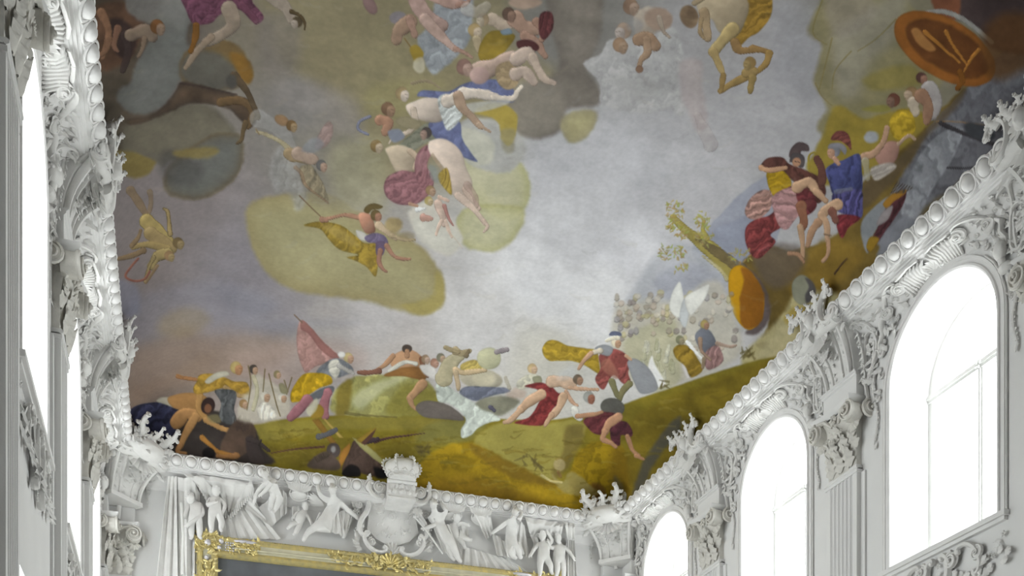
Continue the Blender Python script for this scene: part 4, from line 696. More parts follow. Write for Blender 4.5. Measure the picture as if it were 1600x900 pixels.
# ------------------------------------------------------------------ pilasters with capitals and entablature blocks
def pilaster_proto(w=.80, full=True):
    root = thing('pilaster', 'x', 'pilaster')
    hw = w/2; nfl = 6 if full else 4; pts = [(-hw-.10, 0), (-hw-.10, .035), (-hw, .04), (-hw, .115)]
    x0 = -hw+.09; st = (w-.18)/nfl
    for i in range(nfl):
        a = x0+st*i+st*.14; b = x0+st*(i+1)-st*.14
        pts += [(a, .115), (a+(b-a)*.2, .085), ((a+b)/2, .072), (b-(b-a)*.2, .085), (b, .115)]
    pts += [(hw, .115), (hw, .04), (hw+.10, .035), (hw+.10, 0)]
    g = G(); g.grid([[(u, z, h) for u, h in pts] for z in (ZF+.6, 7.45)]); g.build('shaft', M_PLASTER, root)
    g = G(); g.box(-hw-.12, hw+.12, ZF, ZF+.5, 0, .2); g.box(-hw-.08, hw+.08, ZF+.5, ZF+.6, 0, .16); g.build('base', M_PLASTER, root, False)
    g = G(); g.box(-hw-.02, hw+.02, 7.45, 7.50, 0, .13); g.tube([(-hw-.03, 7.53, .12), (hw+.03, 7.53, .12)], .03, 6); g.box(-hw, hw, 7.53, 7.58, 0, .12); g.build('necking', M_PLASTER, root)
    # capital
    cp = G(); rows = []
    for t in range(7):
        q = t/6; z = 7.56+.92*q; b = hw*.92+.10*q**4; h = .12+.14*q**3
        rows.append([(-b, z, 0), (-b, z, h*.8), (-b*.6, z, h), (0, z, h*1.02), (b*.6, z, h), (b, z, h*.8), (b, z, 0)])
    cp.grid(rows); cap = cp.build('capital', M_DUSTY, root)
    nl = 3 if full else 2
    g0 = G(); g0.leaf((0, 0, 0), PI/2, .36, .12, .36, 0, 3.5, 12, .45); first = g0.build('acanthus_leaf', M_DUSTY, cap)
    lf = [first]
    def place(o, u, v, h, s=1, r=0):
        o.location = (u, -h, v); o.scale = (s, s, s); o.rotation_euler = (0, r, 0)
    spots = [(-hw*.62, 7.6, .13, 1, .08), (0, 7.6, .14, 1, 0), (hw*.62, 7.6, .13, 1, -.08), (-hw*.34, 7.86, .15, .95, 0), (hw*.34, 7.86, .15, .95, 0), (-hw*.92, 7.86, .10, .9, .35), (hw*.92, 7.86, .10, .9, -.35)]
    for i, sp in enumerate(spots):
        o = first if i == 0 else first.copy()
        if i: COL.objects.link(o); o.parent = cap
        place(o, *sp)
    for sx in (-1, 1):
        g = G(); cu = sx*(hw+.02)
        g.volute((cu, 8.38, .30), .165, PI/2, -sx, 2.1, .26, 30, .02)
        g.tube([(cu, 8.38, .12), (cu, 8.38, .31)], .155, 14); g.turned((cu, 8.38, .26), sx*.05); g.tube([(cu-sx*.02, 8.54, .29), (cu-sx*.2, 8.50, .28), (cu-sx*.34, 8.36, .24)], [.035, .04, .02], 6)
        # a second face towards the side of the pilaster
        g3 = G(); g3.volute((cu, 8.38, .20), .15, PI/2, sx, 2.0, .26, 26, .0); g3.turned((cu, 8.38, .02), sx*PI/2); g.v += g3.v; b_ = len(g.v)-len(g3.v); g.f += [tuple(b_+i for i in f) for f in g3.f]
        g.build('volute', M_DUSTY, cap)
        g = G(); g.shell((cu, 8.24, .12), .15, -PI+.2, -.2, 5, .6); g.leaf((cu-sx*.05, 8.16, .14), -PI/2, .16, .06, .3); g.build('volute_leaf', M_DUSTY, cap)
    g = G(); g.flower((0, 8.44, .27), .09, 6); g.spray((0, 8.1, .22), PI/2, .26, .08, 3, .7, .3); g.garland([(-.24, 8.2, .26), (0, 8.08, .28), (.24, 8.2, .26)], .04, .07, 3); g.build('fleuron', M_DUSTY, cap)
    # abacus with hollowed front, entablature block and its top moulding
    g = G(); rows = []
    for z, e in ((8.53, -.04), (8.57, .0), (8.61, .02), (8.63, .02)):
        row = [(-hw-.10-e, z, 0)]
        for i in range(9):
            q = -1+2*i/8; row.append((q*(hw+.10+e), z, .27+e+.07*abs(q)**2.2))
        row.append((hw+.10+e, z, 0)); rows.append(row)
    rows.append([(p[0]*.9, 8.635, p[2]*.6) for p in rows[-1]]); g.grid(rows); g.build('abacus', M_PLASTER, root)
    g = G(); g.box(-hw-.04, hw+.04, 8.63, 9.0, 0, .15); g.build('entablature_block', M_PLASTER, root, False)
    g = G(); pr = [(0, 8.98), (.155, 8.98), (.18, 9.0), (.18, 9.02), (.21, 9.035), (.21, 9.055), (.14, 9.07)]
    g.grid([[(-hw-.04-d*.5+.07, z, d), (hw+.04+d*.5-.07, z, d)] for d, z in pr]); 
    for s_ in (-1, 1): g.add([(s_*(hw+.04+d*.5-.07), z, d) for d, z in pr]+[(s_*(hw), 9.07, 0)], [tuple(range(8))])
    g.build('block_moulding', M_PLASTER, root)
    return root

# ------------------------------------------------------------------ consoles above the pilasters, with their shell crests over the cornice
def console_surface(u, t):                   # t from 0 at the block to 1 under the cornice
    h = .13+.10*t+.28*t**2.6
    return h
def flame(root, u, v, a, L, h0=.70, lean=.02):
    """a flaming stem: small curled leaves off both sides and a curl at the tip"""
    sx = -1 if a > PI/2+.01 else 1; g = G(); x, y, an = u, v, a; pts, rr = [], []
    for i in range(13):
        t = i/12; pts.append((x, y, h0+lean*6*t)); rr.append(L*.22*(1-.52*t))
        x += math.cos(an)*L/12; y += math.sin(an)*L/12; an += sx*(-.10 if i < 5 else .24)
    g.tube(pts, rr, 7, .6); e = pts[-1]; g.volute((e[0]+sx*.02, e[1]-.01, e[2]), L*.15, an+PI, -sx, 1.2, .5, 12); g.ball((e[0]+sx*.02, e[1]-.01, e[2]+.02), L*.08, 6, 4)
    for i, sd, q in ((2, 1, 1.0), (3, -1, 1.0), (6, 1, .85), (7, -1, .8)):
        p = pts[i]; aa = a+sd*1.25; c_ = (p[0]+math.cos(aa)*(rr[i]+L*.10*q), p[1]+math.sin(aa)*(rr[i]+L*.10*q), p[2])
        g.tube([p, (c_[0]+L*.06*math.cos(a), c_[1]+L*.06*math.sin(a), c_[2]+.01)], [L*.13*q, L*.10*q], 6); g.volute(c_, L*.15*q, aa-sd*.6, sd, 1.1, .6, 10)
    return g.build('crest_leaf', M_STUCCO, root)
def console_proto(big=False):
    root = thing('console_bracket', 'x', 'console')
    Z0, Z1 = 9.05, 9.80
    g = G(); rows = []
    for i in range(11):
        t = i/10; w = .34+.13*t**2; z = Z0+(Z1-Z0)*t; h = console_surface(0, t)
        rows.append([(-w, z, 0), (-w, z, h*.85)]+[(-w+2*w*k/8, z, h+.03*math.cos(PI*(k/8-.5))) for k in range(1, 8)]+[(w, z, h*.85), (w, z, 0)])
    rows.append([(p[0], Z1, 0) for p in rows[-1]]); rows.insert(0, [(p[0], Z0, 0) for p in rows[0]])
    g.grid(rows); g.build('body', M_STUCCO, root)
    for sx in (-1, 1):
        for a, b, rr in ((.13, .24, .022), (.30, .44, .03)):
            g = G(); pts = []
            for i in range(15):
                t = i/14; pts.append((sx*(a+(b-a)*t**2.2), Z0+.02+(Z1-Z0-.02)*t, console_surface(0, t)+.03))
            g.tube(pts, [rr*(1+.5*i/14) for i in range(15)], 6, 1.3); g.build('strap', M_STUCCO, root)
        g = G(); pts = [(sx*(.215+.13*t**2), Z0+.06+(Z1-Z0-.15)*t, console_surface(0, t)+.02) for t in [i/10 for i in range(11)]]
        g.garland(pts, .035, .085, 5+sx, 3); g.build('husk_garland', M_STUCCO, root)
        g = G(); pts = [(sx*(.43+.12*t+.05*math.sin(3*t)), Z1-.02-.9*t, .10+.10*(1-t)) for t in [i/12 for i in range(13)]]
        g.garland(pts, .04, .10, 15+sx, 3); g.tube([(p[0], p[1], p[2]-.03) for p in pts], .02, 5); g.build('leaf_band', M_STUCCO, root)
        g = G(); g.volute((sx*.30, Z1+.02, .56+.16), .13, PI/2, sx, 2.0, .30, 28, .0); g.tube([(sx*.30, Z1+.02, .56-.2), (sx*.30, Z1+.02, .56+.17)], .125, 14)
        g.turned((sx*.30, Z1+.02, .56), sx*PI/2)
        g.leaf((sx*.44, Z1+.12, .52), PI/2-sx*.9, .2, .06, .3, 0, 3, 8, .5); g.leaf((sx*.47, Z1-.08, .45), -PI/2+sx*.5, .22, .06, .3, 0, 3, 8, .5)
        g.build('volute', M_STUCCO, root)
        # great C scroll gripping the egg moulding, open outwards, with teeth of leaf inside
        g = G(); c = (sx*.42, 10.0); pts, rr = [], []
        for i in range(31):
            t = i/30; a = math.radians(35+290*t); a = a if sx > 0 else PI-a; q = 1-.25*(abs(2*t-1)**6)
            pts.append((c[0]+.19*q*math.cos(a), c[1]+.24*q*math.sin(a), .72-.10*t)); rr.append(.042*(1-.25*abs(2*t-1)**2))
        g.tube(pts, rr, 7, 1.7)
        for e, dd in ((0, 1), (-1, -1)): g.volute((pts[e][0], pts[e][1]+.02*dd, pts[e][2]), .06, PI/2*dd, -sx*dd, 1.3, .45, 14)
        for i in range(3, 28, 3):
            p = pts[i]; g.leaf((p[0], p[1], p[2]-.02), math.atan2(c[1]-p[1], c[0]-p[0])+.3*sx, .09, .028, .3, n=5, lobes=2)
            g.leaf((p[0], p[1], p[2]), math.atan2(p[1]-c[1], p[0]-c[0])+.6*sx, .10, .03, .35, n=5, lobes=2)
        g.build('crest_scroll', M_STUCCO, root)
    # shell and small mask in the middle, flame leaves above
    g = G(); g.shell((0, 9.83, .46), .34, -PI*.98, -PI*.02, 9, .30); g.spray((0, 9.55, .42), -PI/2, .24, .06, 5, .5, .25); g.build('shell', M_STUCCO, root)
    g = G(); g.dome((0, 9.98, .56), .21, .19, .17, 12, 3); g.head((0, 9.98, .70), .12, pitch=.5, seed=3)
    for a in range(-60, 241, 30):
        q = math.radians(a); g.leaf((.13*math.cos(q), 9.98+.13*math.sin(q), .68), q+.3, .14, .05, .25, n=6, lobes=2)
    g.build('mask', M_STUCCO, root)
    for u, v, a, L in ((-.14, 10.08, PI*.58, .26), (.14, 10.08, PI*.42, .26), (0, 10.08, PI/2, .17), (-.36, 10.14, PI*.66, .24), (.38, 10.14, PI*.34, .24)):
        flame(root, u, v, a, L)
    g = G(); g.dome((0, 9.80, .44), .34, .14, .14, 14, 3); R_ = random.Random(5)
    for i in range(26):
        u = R_.uniform(-.42, .42); v = R_.uniform(9.66, 10.02); g.leaf((u, v, .52), R_.uniform(0, 2*PI), .12, .035, .45, R_.uniform(-1, 1), 2, 6, .5)
    g.build('crest_body', M_STUCCO, root)
    g = G()
    for i in range(22):                      # leaf work low on the bracket
        u = R_.uniform(-.14, .14); t = R_.random(); g.leaf((u, Z0+.06+(Z1-Z0-.2)*t, console_surface(0, t)+.02), R_.uniform(-PI, 0), .11, .03, .4, R_.uniform(-1, 1), 2, 6, .5)
    g.build('leaf_work', M_STUCCO, root)
    return root

# ------------------------------------------------------------------ rocaille round the window heads
def spandrel_proto():
    root = thing('rocaille_spandrel', 'x', 'stucco ornament')
    z = ZS; R_ = random.Random(12)
    def fin(g, nm): g.ride().build(nm, M_STUCCO, root)
    for sx in (-1, 1):
        X = lambda u: sx*u
        g = G(); g.volute((X(.60), z+1.44, .07), .13, PI*.5, -sx, 1.9, .30, 28); g.scroll((X(.62), z+1.56, .05), (X(.98), z+1.22, .05), .034, 'C', -sx, 4, .5); fin(g, 'volute')
        g = G(); g.volute((X(1.02), z+1.22, .07), .13, PI*.6, -sx, 1.9, .30, 28)
        g.tube([(X(1.14), z+1.24, .05), (X(1.22), z+1.12, .06), (X(1.20), z+.98, .06), (X(1.28), z+.86, .05), (X(1.30), z+.74, .05)], [.035, .045, .04, .035, .03], 6, 1.3); g.volute((X(1.26), z+.70, .05), .07, 0, sx, 1.4, .4, 14); fin(g, 'volute')
        g = G()                              # big gadrooned wing beside the keystone
        for i in range(9):
            t = i/8; u0 = .10+.40*t; v0 = z+1.23-.02*t+.0; L = .34-.10*abs(t-.4)
            pts = [(X(u0), z+math.sqrt(max(0, 1.25**2-u0*u0)), .03), (X(u0+.03), z+1.25+L*.45, .075), (X(u0-.02+.10*t), z+1.25+L*.85, .075), (X(u0-.06+.12*t), z+1.25+L, .04)]
            g.tube(pts, [.018, .030, .030, .016], 6, 1.3)
        g.tube([(X(.08), z+1.60, .04), (X(.25), z+1.63, .05), (X(.45), z+1.60, .05), (X(.56), z+1.58, .04)], [.02, .03, .03, .02], 6); fin(g, 'gadrooned_wing')
        g = G(); c = (X(1.50), z+.88); pts = [(c[0]+(.15+.02*math.cos(3*a))*math.cos(a), c[1]+.30*math.sin(a), .06) for a in [2*PI*i/28 for i in range(28)]]
        g.tube(pts, .028, 6, 1.4, True); g.shell((c[0], c[1]+.06, .02), .13, PI*.1, PI*1.9, 6, .3); g.flower((c[0], c[1]-.14, .03), .06)
        for i in range(0, 28, 3):
            p = pts[i]; g.leaf((p[0], p[1], .06), 2*PI*i/28+.7*sx, .11, .032, .4, n=5, lobes=2)
        fin(g, 'oval_cartouche')
        g = G(); pts = [(X(1.42+.05*math.sin(t*7)), z+.52-1.15*t, .03) for t in [i/14 for i in range(15)]]
        g.tube(pts, [.024-.012*i/14 for i in range(15)], 5, 1.4); g.garland(pts, .034, .085, 40, 3); g.volute((X(1.36), z+.05, .03), .055, 0, sx, 1.3, .4, 12); g.volute((X(1.48), z+.30, .03), .05, PI, -sx, 1.3, .4, 12); g.leaf((X(1.42), z-.62, .03), -PI/2, .14, .04, .3, n=6)
        fin(g, 'husk_drop')
        g = G(); g.tube([(X(1.245), ZSILL, .02), (X(1.245), z, .02)]+[(X(1.245*math.cos(a)), z+1.245*math.sin(a), .02) for a in (.2, .4, .6, .8)], .016, 5); fin(g, 'jamb_strip')
        g = G(); n_ = 0; tries = 0; used = []
        while n_ < 78 and tries < 4000:      # leaf work filling the field
            tries += 1; u = R_.uniform(.15, 1.74); v = R_.uniform(.05, 1.58)
            if u*u+v*v < 1.29**2 or (v < .45 and u > 1.55) or (v < .9 and u < 1.3 and u*u+v*v > 1.5**2 and False): continue
            if any((u-a)**2+(v-b)**2 < .082**2 for a, b in used): continue
            if v < .35 and R_.random() < .6: continue
            used.append((u, v)); n_ += 1; L = R_.uniform(.10, .17); a = R_.uniform(0, 2*PI)
            if R_.random() < .16: g.volute((X(u), z+v, .03), .048, a, R_.choice((-1, 1)), 1.4, .4, 12)
            else: g.leaf((X(u), z+v, .025), a, L, L*.30, .62, R_.uniform(-1.5, 1.5), 2.5, 7, .95)
        fin(g, 'leaf_work')
        g = G(); g.scroll((X(1.70), z+1.50, .05), (X(1.70), z+.50, .04), .030, 'C', sx, 4, .4); g.tube([(X(1.66), z+.46, .04), (X(1.60), z+.2, .04), (X(1.66), z-.06, .04)], [.03, .024, .014], 6, 1.3); fin(g, 'strap_scroll')
    g = G(); g.shell((0, z+1.25, .02), .22, PI*.12, PI*.88, 7, .22); g.volute((-.16, z+1.27, .06), .05, 0, 1, 1.3, .4, 12); g.volute((.16, z+1.27, .06), .05, PI, -1, 1.3, .4, 12); fin(g, 'palmette')
    # relief bust in profile on the far shoulder of the arch
    g = G(); c = (1.22, z+.66); g.head((c[0], c[1]+.06, .10), .12, .9, True, 0, 9); g.dome((c[0]+.02, c[1]-.16, .02), .12, .08, .09, 8, 3); g.tube([(c[0], c[1]-.02, .09), (c[0]+.01, c[1]-.12, .07)], .05, 8)
    fin(g, 'profile_bust')
    return root
def apron_proto():
    root = thing('rocaille_apron', 'x', 'stucco ornament')
    z = ZSILL-.14
    for sx in (-1, 1):
        X = lambda u: sx*u
        g = G(); g.scroll((X(.10), z-.12, .06), (X(.30), z-.72, .05), .05, 'S', sx, 7, .8); g.volute((X(.30), z-.20, .07), .13, PI/2, sx, 1.6, .34, 20); g.build('volute', M_STUCCO, root)
        g = G(); g.scroll((X(.42), z-.12, .05), (X(.72), z-.5, .05), .04, 'C', -sx, 8, .9); g.volute((X(.76), z-.26, .06), .11, PI/2, -sx, 1.6, .34, 20); g.build('volute', M_STUCCO, root)
        g = G()
        for i in range(16):
            u = .12+.075*i; g.leaf((X(u), z-.30-.22*abs(math.sin(i*1.7)), .04), rnd.uniform(-2.6, .3) if sx > 0 else PI-rnd.uniform(-2.6, .3), .20, .055, .35, rnd.uniform(-.8, .8), 3, 8, .5)
        g.garland([(X(1.30), z-.10, .04), (X(1.12), z-.25, .05), (X(.95), z-.55, .04)], .045, .10, 8, 3); g.build('leaf_work', M_STUCCO, root)
    g = G(); g.garland([(0, z-.08, .05), (0, z-.85, .05)], .045, .10, 5, 3); g.shell((0, z-.5, .05), .2, -PI, 0, 7, .3); g.build('husk_drop', M_STUCCO, root)
    return root

pil = pilaster_proto(); con = console_proto(); spn = spandrel_proto(); apr = apron_proto()
PY_ = [18.665, 14.30, 9.94]
side = (('right', WR, RR), ('left', WL, RL))
lab_p = {('right', 0): 'fluted pilaster between the smallest and the middle arched window on the right', ('right', 1): 'fluted pilaster between the middle and the largest arched window on the right',
         ('right', 2): 'fluted pilaster on the near side of the largest right-hand window, mostly out of frame',
         ('left', 0): 'pilaster edge-on between the two bright window slivers at the left', ('left', 1): 'pilaster edge-on with big scroll capital at mid height by the left picture edge', ('left', 2): 'nearest pilaster at the far left picture edge'}
lab_c = {('right', 0): 'stucco console with shell crest over the cornice, above the farther right-hand pilaster', ('right', 1): 'large stucco console with shell crest and curled volutes between middle and largest right windows',
         ('right', 2): 'nearest stucco console on the right wall, at the picture edge', ('left', 0): 'stucco console with crest on the left cornice, the one nearest the far corner', ('left', 1): 'large curled stucco console breaking the left cornice in the upper left', ('left', 2): 'nearest stucco console at the top left corner of the picture'}
n = 0
for nm, x, rz in side:
    for i, y in enumerate(PY_):
        if n == 0: p, c = pil, con; p.location = c.location = (x, y, 0); p.rotation_euler = c.rotation_euler = (0, 0, rz)
        else: p, c = dup(pil, (x, y, 0), rz), dup(con, (x, y, 0), rz)
        p['label'] = lab_p[(nm, i)]; c['label'] = lab_c[(nm, i)]; p['group'] = 'pilasters of the side walls'; c['group'] = 'console brackets under the cornice'; n += 1
lab_s = {('right', 0): 'rocaille scrollwork round the smallest, farthest arched window on the right', ('right', 1): 'rocaille scrollwork round the middle arched window on the right', ('right', 2): 'rocaille scrollwork round the largest, nearest arched window on the right',
         ('left', 0): 'rocaille scrollwork over the farthest left window, nearest the corner', ('left', 1): 'rocaille scrollwork over the second left window, beside the taller bright sliver', ('left', 2): 'rocaille scrollwork in the upper left beside the white cornice'}
lab_a = {('right', 0): 'scroll and leaf relief under the smallest right window', ('right', 1): 'scroll and leaf relief under the middle right window', ('right', 2): 'scroll and leaf relief under the sill of the largest right window',
         ('left', 0): 'scroll relief under the farthest left window', ('left', 1): 'scroll relief below the sill of the left window sliver, bottom left', ('left', 2): 'scroll relief at the bottom left picture edge'}
n = 0
for nm, x, rz in side:
    for i, y in enumerate(WIN_Y[:3]):
        if n == 0: s_, a_ = spn, apr; s_.location = a_.location = (x, y, 0); s_.rotation_euler = a_.rotation_euler = (0, 0, rz)
        else: s_, a_ = dup(spn, (x, y, 0), rz), dup(apr, (x, y, 0), rz)
        s_['label'] = lab_s[(nm, i)]; a_['label'] = lab_a[(nm, i)]; s_['group'] = 'rocaille over the windows'; a_['group'] = 'rocaille under the windows'; n += 1
# narrow pilasters folded into the far corners
cp_ = pilaster_proto(.60, False)
spots = [((-1.165, YB, 0), RB, 'narrow corner pilaster on the end wall with scroll capital, far left'), ((WL, 22.72, 0), RL, 'narrow corner pilaster on the left wall next to the end wall'),
         ((WR-.315, YB, 0), RB, 'narrow corner pilaster on the end wall at its right end'), ((WR, 22.72, 0), RR, 'narrow corner pilaster on the right wall next to the end wall')]
for i, (l, r, t) in enumerate(spots):
    o = cp_ if i == 0 else dup(cp_, l, r)
    o.location = l; o.rotation_euler = (0, 0, r); o['label'] = t; o['group'] = 'corner pilasters'
# corner consoles turned at 45 degrees
for (x, y, rz, t) in ((WL+.02, YB-.02, PI/4, 'flaming shell cartouche over the far left cornice corner'), (WR-.02, YB-.02, -PI/4, 'flaming shell cartouche over the far right cornice corner')):
    o = dup(con, (x, y, 0), rz, t); o['group'] = 'corner cartouches'; o.scale = (1.2, 1.15, 1)
    d = Vector((math.sin(rz), -math.cos(rz), 0))*.46; o.location = Vector((x, y, 0))+d
    for u, v, a, L in ((-.22, 10.04, PI*.60, .36), (.22, 10.04, PI*.40, .36), (0, 10.04, PI/2, .24)): flame(o, u, v, a, L, .80, .05)
    g = G(); g.box(-.34, .34, 8.98, 9.07, -.5, .22); g.build('corbel', M_STUCCO, o)
    g = G(); g.dome((0, 9.92, .62), .46, .20, .30, 16, 4); R2 = random.Random(8)
    for i in range(30): g.leaf((R2.uniform(-.40, .40), R2.uniform(9.78, 10.1), .84), R2.uniform(0, 6.28), .14, .045, .5, R2.uniform(-1, 1), 2, 6, .6)
    g.build('shell_mask', M_STUCCO, o)
# ------------------------------------------------------------------ end wall: stucco figures, drapery, cartouche, crown
WY = YB                                       # local u = X, v = Z, h = distance out of the end wall
def W(px, py): return wallpt(px, py, 22.9)
def fig(name, label, joints, bones, head, cat='stucco figure', group='stucco figures over the picture', drape=None, hair=None, wings=None, hands=()):
    """joints: name -> (px, py, h, r in px); one skinned body"""
    K = 22.9*CS/1600*(1.35 if cat == 'stucco figure' and 'child' in name else 1.12)
    me = bpy.data.meshes.new(name); names = list(joints); idx = {n_: i for i, n_ in enumerate(names)}
    vs, rs = [], []
    for n_ in names:
        px, py, h, r = joints[n_]; u, v = W(px, py); vs.append((u, -h, v)); rs.append(r*K)
    es = [(idx[a], idx[b]) for a, b in bones]
    # five short fingers on each hand, rooted in the palm
    for hn, wr in hands:
        a, b = Vector(vs[idx[wr]]), Vector(vs[idx[hn]]); d = (b-a).normalized(); sd = d.cross(Vector((0, -1, 0))).normalized()
        for k in range(5):
            o_ = (k-2)*.013; L = (.030, .045, .050, .045, .034)[k]
            if k == 0: q = b+sd*(-.02)+(d*.4-sd).normalized()*.03
            else: q = b+sd*o_+d*L
            vs.append(tuple(q)); rs.append(.0085); es.append((idx[hn], len(vs)-1))
            q2 = q+d*.02+Vector((0, .012, 0)); vs.append(tuple(q2)); rs.append(.007); es.append((len(vs)-2, len(vs)-1))
    me.from_pydata(vs, es, [])
    o = bpy.data.objects.new(name, me); COL.objects.link(o)
    md = o.modifiers.new('skin', 'SKIN'); md.use_smooth_shade = True
    sk = me.skin_vertices[0].data if me.skin_vertices else None
    if sk is None:
        bpy.context.view_layer.objects.active = o; bpy.ops.mesh.customdata_skin_add(); sk = me.skin_vertices[0].data
    for i, r in enumerate(rs): sk[i].radius = (r, r); sk[i].use_root = (i == 0)
    o.modifiers.new('sub', 'SUBSURF').levels = 1
    dg = bpy.context.evaluated_depsgraph_get(); me2 = bpy.data.meshes.new_from_object(o.evaluated_get(dg))
    bpy.data.objects.remove(o)
    g = G(); g.v = [tuple(v.co) for v in me2.vertices]; g.f = [tuple(p.vertices) for p in me2.polygons]
    px, py, h, r, yaw, pitch = head; u, v = W(px, py); r = r*(.80 if 'child' in name else 1.0); g.head((u, v, h+.02), r*K, yaw, False, pitch)
    o = g.build(name, M_STUCCO); o.location = (0, WY, 0); tag(o, label, cat, group)
    g = G(); R = random.Random(len(name)+int(px))
    for i in range(22):
        a = R.uniform(0, 2*PI); t = R.uniform(.1, 1.45); x = math.cos(t)*math.sin(a); z = math.cos(t)*math.cos(a); y = math.sin(t)
        if z > .4 and y < .7: continue
        rr = r*K; g.ball((u+rr*(x*.85*math.cos(yaw)+z*math.sin(yaw)), v+rr*y*1.05, h+rr*(-x*math.sin(yaw)+z*.95*math.cos(yaw))), rr*.30, 5, 4)
    if g.v: g.build('hair', M_STUCCO, o)
    if wings:
        for (wx, wy, wa, L) in wings:
            g = G(); u2, v2 = W(wx, wy)
            for i in range(7): g.leaf((u2, v2, .05), wa+(i-3)*.17, L*(1-.07*abs(i-2)), .045, .15, .15, 1, 8, .3)
            g.build('wing', M_STUCCO, o)
    if drape:
        for A, B, nf, amp, h0, h1 in drape:
            g = G(); g.ruled([W(*p) for p in A], [W(*p) for p in B], 28, 12, h0, h1, amp, nf, belly=.06); g.build('robe', M_STUCCO, o)
    return o
def putto(name, label, ox, oy, s, pose, hpos=.18, yaw=0, flip=1, **kw):
    J = {}
    base = dict(pelvis=(0, 0, 0, 9), belly=(0, -8, .02, 9.5), chest=(0, -17, .01, 9), neck=(1, -26, 0, 4), skull=(1, -33, 0, 6),
                sl=(-9, -22, 0, 4.5), el=(-17, -14, .03, 3.6), wl=(-22, -5, .05, 2.8), hl=(-24, -2, .05, 2.6), sr=(9, -22, 0, 4.5), er=(17, -14, .03, 3.6), wr=(22, -5, .05, 2.8), hr=(24, -2, .05, 2.6),
                hipl=(-5, 3, 0, 7.5), kl=(-7, 17, .04, 5.5), al=(-6, 31, 0, 3.4), fl=(-9, 34, .05, 2.6), hipr=(5, 3, 0, 7.5), kr=(7, 17, .04, 5.5), ar=(7, 31, 0, 3.4), fr=(11, 34, .05, 2.6))
    base.update(pose)
    for k, (x, y, h, r) in base.items(): J[k] = (ox+flip*x*s, oy+y*s, hpos+h, r*s*.86)
    bones = [('pelvis', 'belly'), ('belly', 'chest'), ('chest', 'neck'), ('neck', 'skull'), ('chest', 'sl'), ('sl', 'el'), ('el', 'wl'), ('wl', 'hl'), ('chest', 'sr'), ('sr', 'er'), ('er', 'wr'), ('wr', 'hr'),
             ('pelvis', 'hipl'), ('hipl', 'kl'), ('kl', 'al'), ('al', 'fl'), ('pelvis', 'hipr'), ('hipr', 'kr'), ('kr', 'ar'), ('ar', 'fr')]
    hd = base['skull']
    return fig(name, label, J, bones, (ox+flip*hd[0]*s, oy+(hd[1]-2)*s, hpos+.03, 8*s, yaw, 0), hands=(('hl', 'wl'), ('hr', 'wr')), **kw)

G.over_cove = True
# pairs of children at the two ends of the picture
putto('stucco_child', 'naked stucco child with crossed arms, right one of the left pair', 336, 803, .92, dict(el=(-14, -10, .08, 3.6), wl=(-4, -14, .12, 2.8), hl=(0, -15, .13, 2.6), er=(17, -12, .03, 3.6), wr=(13, -1, .06, 2.8), hr=(11, 2, .06, 2.6), kr=(11, 15, .05, 5.5), ar=(9, 29, 0, 3.4), fr=(12, 33, .05, 2.6)), .22, -.3)
putto('stucco_child', 'stucco child holding a pole, left one of the left pair', 305, 812, .95, dict(el=(-14, -14, .06, 3.6), wl=(-18, -4, .08, 2.8), hl=(-19, -1, .08, 2.6), er=(13, -8, .04, 3.6), wr=(-2, 6, .12, 2.8), hr=(-14, 14, .13, 2.6), skull=(-8, -30, .03, 6)), .20, .6)
putto('stucco_child', 'stucco child with raised arm, left one of the right pair', 848, 872, .9, dict(er=(14, -28, .05, 3.6), wr=(8, -36, .08, 2.8), hr=(6, -39, .09, 2.6), skull=(-3, -34, 0, 6), kr=(11, 15, .06, 5.5), ar=(13, 28, .02, 3.4), fr=(17, 30, .05, 2.6)), .22, .4)
putto('stucco_child', 'stucco child leaning on its neighbour, right one of the right pair', 873, 876, .92, dict(el=(-16, -20, .06, 3.6), wl=(-20, -27, .08, 2.8), hl=(-21, -30, .09, 2.6), skull=(-3, -34, .03, 6), kl=(-4, 17, .06, 5.5)), .18, -.5)
B_ = [('pelvis', 'belly'), ('belly', 'chest'), ('chest', 'neck'), ('neck', 'skull'), ('chest', 'sl'), ('sl', 'el'), ('el', 'wl'), ('wl', 'hl'), ('chest', 'sr'), ('sr', 'er'), ('er', 'wr'), ('wr', 'hr'), ('pelvis', 'kl'), ('kl', 'al'), ('al', 'fl'), ('pelvis', 'kr'), ('kr', 'ar'), ('ar', 'fr')]
HN = (('hl', 'wl'), ('hr', 'wr'))
# crouching figure left, under the cornice, holding the curtain
fig('stucco_figure', 'stucco figure crouching under the cornice above the hanging curtain, left', dict(pelvis=(436, 772, .22, 9), belly=(428, 766, .26, 8), chest=(419, 760, .30, 8.5), neck=(415, 753, .33, 4), skull=(412, 748, .35, 5), sl=(410, 764, .30, 4), el=(402, 772, .32, 3.4), wl=(398, 782, .28, 2.6), hl=(397, 786, .26, 2.5),
    sr=(427, 756, .32, 4), er=(414, 772, .40, 3.2), wr=(408, 778, .40, 2.5), hr=(406, 780, .40, 2.4), kl=(424, 784, .36, 5.5), al=(422, 797, .26, 3.2), fl=(419, 801, .30, 2.5), kr=(434, 790, .34, 5.5), ar=(428, 800, .24, 3.2), fr=(424, 804, .28, 2.5)), B_, (412, 747, .37, 6.5, -.5, -.3), hands=HN)
